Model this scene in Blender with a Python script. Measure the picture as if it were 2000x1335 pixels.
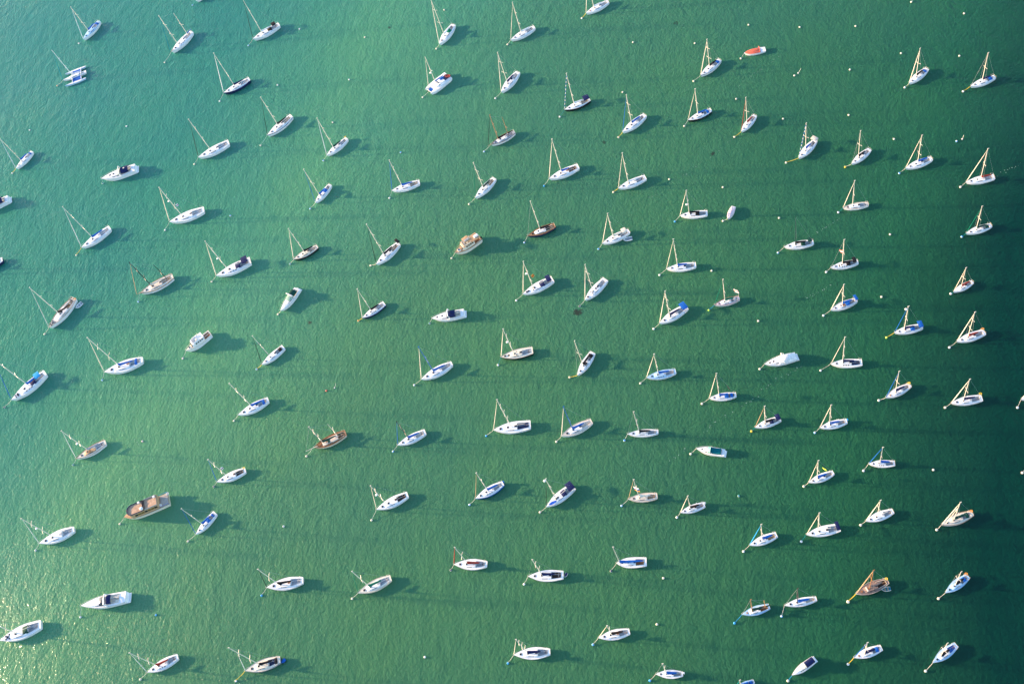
import bpy, math, random
from mathutils import Vector, Matrix
C = bpy.context.scene.collection
for o in list(bpy.data.objects):
    bpy.data.objects.remove(o)
sc = bpy.context.scene
rnd = random.Random(7)

# ------------------------------------------------------------ camera
PW, PH, FPX = 2000.0, 1335.0, 1944.0        # photo size; focal length in photo pixels (35 mm)
NAD = (1548.0, 1856.0)                      # where plumb lines converge (the point straight below)
CAM_H = 277.0
nad = Vector((NAD[0] - PW / 2, NAD[1] - PH / 2, FPX)).normalized()   # down, in x right, y down, z forward
_zc = -nad
_xc = (Vector((1, 0, 0)) - _zc * _zc.x).normalized()
_yc = _zc.cross(_xc)


def world_dir(v):                            # camera (x right, y down, z forward) -> world
    return Vector((v.dot(_xc), v.dot(_yc), v.dot(_zc)))


R_, D_, F_ = world_dir(Vector((1, 0, 0))), world_dir(Vector((0, 1, 0))), world_dir(Vector((0, 0, 1)))
cd = bpy.data.cameras.new('camera')
cam = bpy.data.objects.new('camera', cd)
C.objects.link(cam)
cd.sensor_width = 36.0
cd.lens = FPX / PW * 36.0
cd.clip_start = 1.0
cd.clip_end = 5000.0
M = Matrix.Identity(4)
for i in range(3):
    M[i][0], M[i][1], M[i][2] = R_[i], -D_[i], -F_[i]
M[2][3] = CAM_H
cam.matrix_world = M
sc.camera = cam


def ray(px, py):
    return world_dir(Vector((px - PW / 2, py - PH / 2, FPX)))


def at(px, py, z=0.0):                       # where the line of sight of a photo pixel meets the height z
    d = ray(px, py)
    k = (z - CAM_H) / d.z
    return Vector((d.x * k, d.y * k, z))


# ------------------------------------------------------------ sky, sun, exposure
SUN_EL = math.radians(12.5)
_a, _b = at(1000, 667), at(1100, 669)        # shadows run level across the photo
_s = (_a - _b)
SUN_AZ = math.atan2(_s.x, _s.y)              # clockwise from +Y, towards the sun
w = bpy.data.worlds.new('World')
sc.world = w
w.use_nodes = True
nt = w.node_tree
nt.nodes.clear()
sky = nt.nodes.new('ShaderNodeTexSky')
sky.sky_type = 'NISHITA'
sky.sun_disc = False
sky.sun_elevation = SUN_EL
sky.sun_rotation = SUN_AZ
sky.air_density = 1.0
sky.dust_density = 0.6
sky.ozone_density = 2.2
bg = nt.nodes.new('ShaderNodeBackground')
bg.inputs[1].default_value = 0.15
wo = nt.nodes.new('ShaderNodeOutputWorld')
nt.links.new(sky.outputs[0], bg.inputs[0])
nt.links.new(bg.outputs[0], wo.inputs[0])
sd = bpy.data.lights.new('sun', 'SUN')
sd.energy = 4.5
sd.angle = math.radians(1.8)
sd.color = (1.0, 0.66, 0.38)
sun = bpy.data.objects.new('sun', sd)
C.objects.link(sun)
sdir = Vector((math.sin(SUN_AZ) * math.cos(SUN_EL), math.cos(SUN_AZ) * math.cos(SUN_EL), math.sin(SUN_EL)))
sun.rotation_euler = sdir.to_track_quat('Z', 'Y').to_euler()
sun.location = sdir * 400
sc.view_settings.view_transform = 'Standard'
sc.view_settings.look = 'None'
sc.view_settings.exposure = 1.75
sc.view_settings.gamma = 1.0
sc.cycles.use_denoising = True

# ------------------------------------------------------------ materials
MATS = {}


def mat(name, col, rough=0.5, var=0.12, scale=1.2, spec=0.5):
    if name in MATS:
        return MATS[name]
    m = bpy.data.materials.new(name)
    m.use_nodes = True
    n = m.node_tree.nodes
    l = m.node_tree.links
    p = n['Principled BSDF']
    tc = n.new('ShaderNodeTexCoord')
    nz = n.new('ShaderNodeTexNoise')
    nz.inputs['Scale'].default_value = scale
    nz.inputs['Detail'].default_value = 5
    rp = n.new('ShaderNodeValToRGB')
    rp.color_ramp.elements[0].position = 0.3
    rp.color_ramp.elements[1].position = 0.7
    rp.color_ramp.elements[0].color = (*[c * (1 - var) for c in col], 1)
    rp.color_ramp.elements[1].color = (*[min(1, c * (1 + var * 0.4)) for c in col], 1)
    l.new(tc.outputs['Object'], nz.inputs['Vector'])
    l.new(nz.outputs['Fac'], rp.inputs[0])
    l.new(rp.outputs[0], p.inputs['Base Color'])
    p.inputs['Roughness'].default_value = rough
    p.inputs['Specular IOR Level'].default_value = spec
    MATS[name] = m
    return m


COL = {'W': (0.80, 0.80, 0.79), 'B': (0.010, 0.12, 0.46), 'N': (0.012, 0.02, 0.085), 'K': (0.014, 0.014, 0.018),
       'G': (0.0, 0.17, 0.10), 'D': (0.008, 0.06, 0.045), 'T': (0.0, 0.24, 0.27), 'R': (0.36, 0.045, 0.03), 'C': (0.80, 0.72, 0.58),
       'Y': (0.80, 0.55, 0.05), 'O': (0.75, 0.30, 0.05), 'E': (0.68, 0.60, 0.50), 'X': (0.36, 0.38, 0.40),
       'S': (0.30, 0.135, 0.055), 'Z': (0.055, 0.03, 0.02), 'P': (0.38, 0.58, 0.75), 'L': (0.03, 0.35, 0.72), 'A': (0.50, 0.33, 0.19),
       'V': (0.40, 0.19, 0.075), 'M': (0.82, 0.17, 0.10), 'Q': (0.78, 0.60, 0.62), 'J': (0.45, 0.75, 0.10), 'U': (0.0, 0.13, 0.15), 'H': (0.27, 0.19, 0.155)}


def paint(k):
    return mat('gelcoat_' + k, COL[k], 0.28, 0.07, 0.6)


def cloth(k):
    return mat('canvas_' + k, COL[k], 0.85, 0.25, 2.0, 0.2)


def wood(k):
    return mat('wood_' + k, COL[k], 0.5, 0.4, 3.0, 0.3)


def metal(k):
    return mat('spar_' + k, COL[k], 0.35, 0.06, 1.0)


GLASS = mat('dark_glass', (0.012, 0.016, 0.022), 0.06, 0.2)
ROPE = {'C': cloth('C'), 'Y': cloth('Y'), 'T': cloth('T'), 'L': cloth('L')}


# ------------------------------------------------------------ mesh helpers
class MB:
    def __init__(s):
        s.v, s.f, s.m = [], [], []

    def add(s, vs, fs, mi=0):
        o = len(s.v)
        s.v += [tuple(p) for p in vs]
        s.f += [tuple(o + i for i in f) for f in fs]
        s.m += [mi] * len(fs)

    def box(s, c, d, mi=0, top=1.0):
        x, y, z = c
        a, b, h = d[0] / 2, d[1] / 2, d[2] / 2
        vs = [(x - a, y - b, z - h), (x + a, y - b, z - h), (x + a, y + b, z - h), (x - a, y + b, z - h)]
        vs += [(x + (p[0] - x) * top, y + (p[1] - y) * top, z + h) for p in vs]
        s.add(vs, [(3, 2, 1, 0), (4, 5, 6, 7), (0, 1, 5, 4), (1, 2, 6, 5), (2, 3, 7, 6), (3, 0, 4, 7)], mi)

    def path(s, pts, rs, n=6, mi=0, sy=1.0):
        """a tube through pts; rs one radius or one per point"""
        pts = [Vector(p) for p in pts]
        if not isinstance(rs, (list, tuple)):
            rs = [rs] * len(pts)
        vs, fs = [], []
        for i, p in enumerate(pts):
            t = (pts[min(i + 1, len(pts) - 1)] - pts[max(i - 1, 0)]).normalized()
            u = t.cross(Vector((0, 0, 1)))
            if u.length < 0.05:
                u = Vector((0, 1, 0))
            u.normalize()
            q = u.cross(t).normalized()
            for k in range(n):
                a = 2 * math.pi * (k + 0.5) / n
                vs.append(p + u * (math.cos(a) * rs[i] * sy) + q * (math.sin(a) * rs[i]))
        for i in range(len(pts) - 1):
            for k in range(n):
                a, b = i * n + k, i * n + (k + 1) % n
                fs.append((a, b, b + n, a + n))
        fs.append(tuple(range(n))[::-1])
        fs.append(tuple((len(pts) - 1) * n + k for k in range(n)))
        s.add(vs, fs, mi)

    def rings(s, rings, mi=0, closed=True, caps=True, mis=None):
        n = len(rings[0])
        vs = [p for r in rings for p in r]
        o = len(s.v)
        s.v += [tuple(p) for p in vs]
        for i in range(len(rings) - 1):
            for k in range(n if closed else n - 1):
                a, b = i * n + k, i * n + (k + 1) % n
                s.f.append((o + a, o + b, o + b + n, o + a + n))
                s.m.append(mis[k] if mis else mi)
        if caps:
            s.f.append(tuple(o + k for k in range(n))[::-1])
            s.m.append(mi)
            s.f.append(tuple(o + (len(rings) - 1) * n + k for k in range(n)))
            s.m.append(mi)

    def ball(s, c, r, n=10, m=6, mi=0, band=None):
        vs, fs = [], []
        for i in range(1, m):
            th = math.pi * i / m
            for k in range(n):
                a = 2 * math.pi * k / n
                vs.append((c[0] + r[0] * math.sin(th) * math.cos(a), c[1] + r[1] * math.sin(th) * math.sin(a), c[2] + r[2] * math.cos(th)))
        o = len(s.v)
        s.v += vs + [(c[0], c[1], c[2] + r[2]), (c[0], c[1], c[2] - r[2])]
        tp, bt = o + len(vs), o + len(vs) + 1
        for k in range(n):
            s.f.append((tp, o + k, o + (k + 1) % n))
            s.m.append(band[0] if band else mi)
            s.f.append((bt, o + (m - 2) * n + (k + 1) % n, o + (m - 2) * n + k))
            s.m.append(mi)
        for i in range(m - 2):
            for k in range(n):
                a, b = o + i * n + k, o + i * n + (k + 1) % n
                s.f.append((a, a + n, b + n, b))
                s.m.append(band[i + 1] if band and i + 1 < len(band) else mi)

    def torus(s, c, R, r, axis='z', n=14, m=6):
        pts = []
        vs, fs = [], []
        for i in range(n):
            a = 2 * math.pi * i / n
            for k in range(m):
                b = 2 * math.pi * k / m
                q = R + r * math.cos(b)
                p = (q * math.cos(a), q * math.sin(a), r * math.sin(b))
                if axis == 'x':
                    p = (p[2], p[0], p[1])
                vs.append((c[0] + p[0], c[1] + p[1], c[2] + p[2]))
        for i in range(n):
            for k in range(m):
                fs.append((i * m + k, ((i + 1) % n) * m + k, ((i + 1) % n) * m + (k + 1) % m, i * m + (k + 1) % m))
        s.add(vs, fs)

    def build(s, name, mats, parent=None, smooth=True):
        me = bpy.data.meshes.new(name)
        me.from_pydata(s.v, [], s.f)
        for m in (mats if isinstance(mats, (list, tuple)) else [mats]):
            me.materials.append(m)
        me.polygons.foreach_set('material_index', s.m)
        if smooth:
            me.polygons.foreach_set('use_smooth', [True] * len(s.f))
            try:
                me.set_sharp_from_angle(angle=math.radians(38))
            except Exception:
                pass
        me.update()
        o = bpy.data.objects.new(name, me)
        C.objects.link(o)
        if parent:
            o.parent = parent
        return o


def tag(o, label, cat, group=None):
    o['label'] = label
    o['category'] = cat
    if group:
        o['group'] = group
    return o


def thing(name, label, cat, loc, rz=0.0, group=None):
    o = bpy.data.objects.new(name, None)
    C.objects.link(o)
    o.location = loc
    o.rotation_euler = (0, 0, rz)
    o.empty_display_size = 0.5
    return tag(o, label, cat, group)


# ------------------------------------------------------------ water
def water():
    m = bpy.data.materials.new('sea_water')
    m.use_nodes = True
    n, l = m.node_tree.nodes, m.node_tree.links
    p = n['Principled BSDF']
    tc = n.new('ShaderNodeTexCoord')

    def mapping(sx, sy, rot):
        k = n.new('ShaderNodeMapping')
        k.inputs['Scale'].default_value = (sx, sy, 1)
        k.inputs['Rotation'].default_value = (0, 0, rot)
        l.new(tc.outputs['Object'], k.inputs['Vector'])
        return k

    def noise(mp, scale, detail, rough=0.5, dist=0.0):
        k = n.new('ShaderNodeTexNoise')
        k.inputs['Scale'].default_value = scale
        k.inputs['Detail'].default_value = detail
        k.inputs['Roughness'].default_value = rough
        k.inputs['Distortion'].default_value = dist
        l.new(mp.outputs[0], k.inputs['Vector'])
        return k

    def math_(op, a, b):
        k = n.new('ShaderNodeMath')
        k.operation = op
        for i, x in enumerate((a, b)):
            if hasattr(x, 'links'):
                l.new(x, k.inputs[i])
            else:
                k.inputs[i].default_value = x
        return k.outputs[0]

    WIND = WIND_AZ
    ripple = noise(mapping(1.0, 0.8, -WIND), 1.05, 4, 0.62, 0.25)      # wind ripples
    chop = noise(mapping(1.0, 0.7, -WIND + 0.35), 0.24, 2, 0.5, 0.3)
    gust = noise(mapping(1.0, 0.7, 0.9), 0.013, 4, 0.6)                # cat's paws: rougher and smoother patches
    h = math_('ADD', math_('MULTIPLY', ripple.outputs['Fac'], 0.235), math_('MULTIPLY', chop.outputs['Fac'], 0.28))
    gs = n.new('ShaderNodeMapRange')
    gs.inputs['From Min'].default_value = 0.3
    gs.inputs['From Max'].default_value = 0.7
    gs.inputs['To Min'].default_value = 0.75
    gs.inputs['To Max'].default_value = 1.2
    l.new(gust.outputs['Fac'], gs.inputs['Value'])
    h = math_('MULTIPLY', h, gs.outputs[0])

    def bump(strength):
        k = n.new('ShaderNodeBump')
        k.inputs['Strength'].default_value = 1.0
        k.inputs['Distance'].default_value = strength
        l.new(h, k.inputs['Height'])
        return k.outputs[0]

    # water body: silt and deeper tones, plus sunward brightness falloff painted into the colour
    xy = n.new('ShaderNodeSeparateXYZ')
    l.new(tc.outputs['Object'], xy.inputs[0])
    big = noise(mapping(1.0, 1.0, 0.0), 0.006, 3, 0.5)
    dd = math_('ADD', math_('ADD', math_('MULTIPLY', xy.outputs[0], DEEP_FALLOFF.x), math_('MULTIPLY', xy.outputs[1], DEEP_FALLOFF.y)), math_('MULTIPLY', math_('SUBTRACT', big.outputs['Fac'], 0.5), 90.0))
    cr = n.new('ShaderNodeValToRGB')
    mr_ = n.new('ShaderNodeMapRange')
    mr_.inputs['From Min'].default_value = DEEP_FALLOFF0
    mr_.inputs['From Max'].default_value = DEEP_FALLOFF1
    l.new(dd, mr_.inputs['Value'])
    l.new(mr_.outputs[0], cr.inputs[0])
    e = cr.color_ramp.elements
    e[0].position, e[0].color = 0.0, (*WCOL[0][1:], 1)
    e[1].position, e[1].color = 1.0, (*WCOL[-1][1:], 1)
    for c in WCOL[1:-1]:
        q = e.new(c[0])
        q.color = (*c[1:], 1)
    patch = noise(mapping(1.0, 0.7, 0.4), 0.02, 4, 0.55)
    pm = n.new('ShaderNodeMix')
    pm.data_type = 'RGBA'
    pm.blend_type = 'MULTIPLY'
    pm.inputs['Factor'].default_value = 1.0
    pr = n.new('ShaderNodeValToRGB')
    pr.color_ramp.elements[0].position, pr.color_ramp.elements[0].color = 0.3, (0.86, 0.93, 1.0, 1)
    pr.color_ramp.elements[1].position, pr.color_ramp.elements[1].color = 0.7, (1.1, 1.04, 0.92, 1)
    l.new(patch.outputs['Fac'], pr.inputs[0])
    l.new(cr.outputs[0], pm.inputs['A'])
    l.new(pr.outputs[0], pm.inputs['B'])
    # silt tint and painted-in sky blue: bluer on the far side, yellower below
    sv = math_('ADD', math_('ADD', math_('MULTIPLY', xy.outputs[0], SILT_SKY.x), math_('MULTIPLY', xy.outputs[1], SILT_SKY.y)), math_('MULTIPLY', math_('SUBTRACT', big.outputs['Fac'], 0.5), 120.0))
    s1 = n.new('ShaderNodeMapRange')
    s1.inputs['From Min'].default_value = SILT_SKY0
    s1.inputs['From Max'].default_value = SILT_SKY1
    l.new(sv, s1.inputs['Value'])
    s2 = n.new('ShaderNodeValToRGB')
    s2.color_ramp.elements[0].color = (0.70, 0.86, 0.98, 1)
    s2.color_ramp.elements[1].color = (1.12, 1.0, 0.98, 1)
    l.new(s1.outputs[0], s2.inputs[0])
    pm2 = n.new('ShaderNodeMix')
    pm2.data_type = 'RGBA'
    pm2.blend_type = 'MULTIPLY'
    pm2.inputs['Factor'].default_value = 1.0
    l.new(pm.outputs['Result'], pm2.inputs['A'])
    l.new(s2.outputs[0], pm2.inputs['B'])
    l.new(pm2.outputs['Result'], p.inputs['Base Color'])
    l.new(bump(1.3), p.inputs['Normal'])
    p.inputs['Specular IOR Level'].default_value = 0.0
    p.inputs['Roughness'].default_value = 1.0
    p.inputs['Subsurface Weight'].default_value = 0.78
    p.inputs['Subsurface Radius'].default_value = (0.5, 1.0, 0.95)
    p.inputs['Subsurface Scale'].default_value = SSS
    bn = bump(1.0)
    fr = n.new('ShaderNodeFresnel')
    fr.inputs['IOR'].default_value = 1.333
    l.new(bn, fr.inputs['Normal'])
    gl = []
    for rough in (0.30, 0.07):
        k = n.new('ShaderNodeBsdfAnisotropic')
        k.distribution = 'GGX'
        k.inputs['Roughness'].default_value = rough
        l.new(bn, k.inputs['Normal'])
        gl.append(k)
    gm = n.new('ShaderNodeMixShader')
    gm.inputs[0].default_value = 0.66
    l.new(gl[0].outputs[0], gm.inputs[1])
    l.new(gl[1].outputs[0], gm.inputs[2])
    top = n.new('ShaderNodeMixShader')
    l.new(fr.outputs[0], top.inputs[0])
    l.new(p.outputs[0], top.inputs[1])
    l.new(gm.outputs[0], top.inputs[2])
    l.new(top.outputs[0], n['Material Output'].inputs[0])
    b = MB()
    b.add([(-1800, -1800, 0), (1800, -1800, 0), (1800, 1800, 0), (-1800, 1800, 0)], [(0, 1, 2, 3)])
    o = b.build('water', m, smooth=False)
    o['kind'] = 'structure'
    return o


_bw = at(1010, 700) - at(1060, 670)          # boats lie bow to wind: the direction the wind comes from
WIND_AZ = math.atan2(_bw.y, _bw.x)
DEEP_FALLOFF = (at(1900, 960) - at(500, 640)).normalized()
DEEP_FALLOFF0, DEEP_FALLOFF1 = at(60, 700).dot(DEEP_FALLOFF), at(1950, 900).dot(DEEP_FALLOFF)
SILT_SKY = (at(900, 1150) - at(900, 100)).normalized()
SILT_SKY0, SILT_SKY1 = at(900, -60).dot(SILT_SKY), at(900, 900).dot(SILT_SKY)
WCOL = ((0.0, 0.034, 0.204, 0.134), (0.20, 0.080, 0.260, 0.138), (0.42, 0.060, 0.198, 0.105), (0.68, 0.042, 0.162, 0.083), (0.88, 0.015, 0.106, 0.052), (1.0, 0.001, 0.037, 0.025))  # tones of the painted falloff, bright sunward, nearly black on the opposite side
SSS = 1.8
water()


# ------------------------------------------------------------ hulls
class Hull:
    """x forward from -L/2 to L/2, y to port, z up from the waterline"""

    def __init__(s, L, B, fb, tw=0.62, tm=0.46, p=1.9, sheer=0.28, rake=0.06, counter=0.03):
        s.L, s.B, s.fb, s.tw, s.tm, s.p, s.sheer, s.rake, s.counter = L, B, fb, tw, tm, p, sheer, rake, counter

    def w(s, t):
        if t < s.tm:
            k = s.tw + (1 - s.tw) * math.sin(math.pi / 2 * t / s.tm)
        else:
            k = 1 - ((t - s.tm) / (1 - s.tm)) ** s.p
        return max(0.0, k) * s.B / 2

    def z(s, t):
        return s.fb * (1 + s.sheer * max(0, (t - 0.3) / 0.7) ** 2 + 0.08 * max(0, (0.3 - t) / 0.3) ** 2)

    def x(s, t, low=0.0):                     # low: 0 at the sheer, 1 at the waterline
        e = s.L * (s.counter * low * max(0, 1 - t * 6) - s.rake * low * max(0, (t - 0.6) / 0.4) ** 1.5)
        return (t - 0.5) * s.L + e

    def shell(s, mats, parent, name='hull', deep=0.35, stripe=0.0):
        ts = [0, 0.04, 0.1, 0.2, 0.3, 0.4, 0.5, 0.6, 0.7, 0.78, 0.85, 0.91, 0.96, 0.99, 1.0]
        R = []
        for t in ts:
            wv, z = s.w(t), s.z(t)
            a = max(wv, 0.02)
            r = []
            for q, zz, low in ((1.0, z, 0), (0.97, z * 0.78, 0.22), (0.93, z * 0.42, 0.58), (0.88, 0.1, 0.9), (0.55, -deep, 1.2)):
                r.append((s.x(t, low), a * q, zz))
            R.append(r + [(p[0], -p[1], p[2]) for p in reversed(r)])
        b = MB()
        if stripe:
            mis = [1, 0, 0, 2, 2, 2, 0, 0, 1, 0]
        else:
            mis = [0, 0, 0, 1, 1, 1, 0, 0, 0, 0]
        n = 10
        o = 0
        b.v = [p for r in R for p in r]
        for i in range(len(R) - 1):
            for k in range(9):
                a, c = i * n + k, i * n + k + 1
                b.f.append((a, a + n, c + n, c))
                b.m.append(mis[k])
        b.f.append(tuple(range(n)))
        b.m.append(0)
        return b.build(name, mats, parent)

    def deck(s, m, parent, hole=None, inset=0.03, name='deck', hw=0.6):
        """hole (t0, t1): an opening for the cockpit, hw of the half-breadth wide"""
        ts = sorted({0, 0.05, 0.1, 0.2, 0.3, 0.4, 0.5, 0.6, 0.7, 0.78, 0.85, 0.91, 0.96, 0.995} | set(hole or ()))
        b = MB()

        def row(t, k):
            wv = max(s.w(t) - inset, 0.01)
            z = s.z(t) - 0.02
            return Vector((s.x(t) * 0.998, wv * k, z + 0.07 * (1 - k * k)))

        for i in range(len(ts) - 1):
            t0, t1 = ts[i], ts[i + 1]
            if hole and t0 >= hole[0] - 1e-6 and t1 <= hole[1] + 1e-6:
                strips = [(-1, -hw), (hw, 1)]
            else:
                strips = [(-1, -hw), (-hw, 0), (0, hw), (hw, 1)]
            for a, c in strips:
                b.add([row(t0, a), row(t1, a), row(t1, c), row(t0, c)], [(0, 1, 2, 3)])
        import bmesh
        o = b.build(name, m, parent)
        bm = bmesh.new()
        bm.from_mesh(o.data)
        bmesh.ops.remove_doubles(bm, verts=bm.verts, dist=0.001)
        bmesh.ops.recalc_face_normals(bm, faces=bm.faces)
        if bm.faces and sum(f.normal.z for f in bm.faces) < 0:
            bmesh.ops.reverse_faces(bm, faces=bm.faces)
        bm.to_mesh(o.data)
        bm.free()
        return o

    def cockpit(s, hole, mats, parent, hw=0.6, deep=0.7, coam=0.14):
        t0, t1 = hole
        R = []
        for t in [t0 + (t1 - t0) * i / 4 for i in range(5)]:
            h = (s.w(t) - 0.03) * hw
            z = s.z(t)
            r = [(h + 0.06, z - 0.02), (h + 0.05, z + coam), (h, z + coam), (h, z - 0.3), (h * 0.42, z - 0.32), (h * 0.4, z - deep)]
            R.append([(s.x(t), y, zz) for y, zz in r] + [(s.x(t), -y, zz) for y, zz in reversed(r)])
        b = MB()
        n = 12
        b.v = [p for r in R for p in r]
        mis = [0, 0, 0, 1, 0, 1, 0, 1, 0, 0, 0]
        for i in range(4):
            for k in range(n - 1):
                a, c = i * n + k, i * n + k + 1
                b.f.append((a, a + n, c + n, c))
                b.m.append(mis[k])
        for i in (0, 4):
            a = i * n
            for q in ((2, 3, 8, 9), (4, 5, 6, 7), (1, 2, 9, 10)):
                b.f.append(tuple(a + k for k in (q if i else q[::-1])))
                b.m.append(0)
        return b.build('cockpit', mats, parent, smooth=False)

    def trunk(s, t0, t1, hgt, wid, m, parent, name='cabin', front=0.25, n=8, inset=0.16, maxw=None):
        """a deckhouse from t0 (aft) to t1; returns (object, top height function, half width function)"""
        R = []
        mw = maxw or s.B

        def prof(t):
            u = (t - t0) / (t1 - t0)
            h = hgt * (1 - 0.25 * u) * min(1.0, (1 - u) / front + 0.04)
            hb = min(wid * s.w(t), mw / 2)
            return hb, s.z(t) - 0.02, h

        for i in range(n + 1):
            t = t0 + (t1 - t0) * i / n
            hb, z, h = prof(t)
            ht = max(hb - inset * min(1, h / max(hgt, 0.01) * 1.5), hb * 0.4)
            x = s.x(t)
            R.append([(x, hb, z - 0.02), (x, ht, z + h), (x, ht * 0.5, z + h + 0.05), (x, -ht * 0.5, z + h + 0.05), (x, -ht, z + h), (x, -hb, z - 0.02)])
        b = MB()
        b.rings(R, closed=True, caps=True)
        b.f = [tuple(reversed(f)) for f in b.f]
        return b.build(name, m, parent), prof


def win_strip(hull, prof, t0, t1, parent, side, lo=0.32, hi=0.82, inset=0.16, hgt=0.45, m=None, proud=0.012):
    R = []
    for i in range(4):
        t = t0 + (t1 - t0) * i / 3
        hb, z, h = prof(t)
        ht = max(hb - inset * min(1, h / max(hgt, 0.01) * 1.5), hb * 0.4)
        x = hull.x(t)

        def pt(k, out):
            return (x, side * (hb + (ht - hb) * k + out), z + h * k + out * 0.5)
        R.append([pt(lo, -0.02), pt(lo, proud), pt(hi, proud), pt(hi, -0.02)])
    b = MB()
    b.rings(R)
    return b.build('window', m or GLASS, parent, smooth=False)


def slab(name, c, d, m, parent, top=0.94):
    b = MB()
    b.box(c, d, top=top)
    return b.build(name, m, parent, smooth=False)


def arch_sheet(x0, x1, hw, z0, z1, zc0, zc1, name, m, parent, n=8, thick=0.05, rows=4, drop=None, taper=1.0):
    """cloth stretched over hoops: side height z, crown height zc, at the two ends x0 and x1"""
    b = MB()
    R = []
    for i in range(rows + 1):
        u = i / rows
        x = x0 + (x1 - x0) * u
        zs, zc = z0 + (z1 - z0) * u, zc0 + (zc1 - zc0) * u
        bulge = 0.06 * math.sin(math.pi * u)
        h = hw * (1 + (taper - 1) * u)
        o, q = [], []
        for k in range(n + 1):
            a = math.pi * k / n
            y = h * math.cos(a)
            z = zs + (zc - zs + bulge) * math.sin(a) ** 0.6 if 0 < k < n else zs
            o.append((x, y, z))
            q.append((x, y * 0.985, z - thick))
        R.append(o + list(reversed(q)))
    b.rings(R)
    b.f = [tuple(reversed(f)) for f in b.f]
    return b.build(name, m, parent)


def flag(c, size, mats, parent, ang=0.4, stripes=1, name='flag'):
    b = MB()
    n = 6
    R = []
    for i in range(n + 1):
        u = i / n
        x = -size * u * math.cos(ang)
        y = -size * u * math.sin(ang) + 0.1 * math.sin(u * 5)
        z = -0.15 * size * u
        hh = size * 0.3
        d = Vector((math.sin(ang), -math.cos(ang), 0)) * 0.02
        R.append([(c[0] + x + d.x * s_ + 0.35 * hh * v, c[1] + y + d.y * s_ - 0.9 * hh * v, c[2] + z + hh * v) for v, s_ in ((1, 1), (0.33, 1), (-0.33, 1), (-1, 1), (-1, -1), (-0.33, -1), (0.33, -1), (1, -1))])
    b.rings(R, mis=[0, 1 % len(mats), 2 % len(mats), 0, 2 % len(mats), 1 % len(mats), 0, 0])
    return b.build(name, mats, parent)


# ------------------------------------------------------------ sailing boats
def fit(bow, stern, zb=1.25, zs=1.05):
    a, b = at(*bow, zb), at(*stern, zs)
    d = Vector((a.x - b.x, a.y - b.y))
    mid = (a + b) / 2
    return Vector((mid.x, mid.y, 0)), math.atan2(d.y, d.x), d.length


def mast_fit(loc, rz, L, top, f0=0.42, lo=0.33, hi=0.52):
    """mast position along the boat (local x) and masthead height that put the masthead on the photo pixel"""
    ax = Vector((math.cos(rz), math.sin(rz), 0))
    d = ray(*top)
    nrm = Vector((-ax.y, ax.x, 0))
    den = d.dot(nrm)
    if abs(den) > 1e-6:
        k = loc.dot(nrm) / den
        p = d * k + Vector((0, 0, CAM_H))
        f = 0.5 - (p - loc).dot(ax) / L
    else:
        f = f0
    f = min(max(f, lo), hi)
    x = (0.5 - f) * L
    q = loc + ax * x
    # height on the vertical line through q nearest to the line of sight
    u = Vector((q.x, q.y, -CAM_H))
    dn = d.normalized()
    zz = Vector((0, 0, 1))
    a = zz - dn * zz.dot(dn)
    c = u - dn * u.dot(dn)
    return x, -c.dot(a) / a.dot(a)


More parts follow.
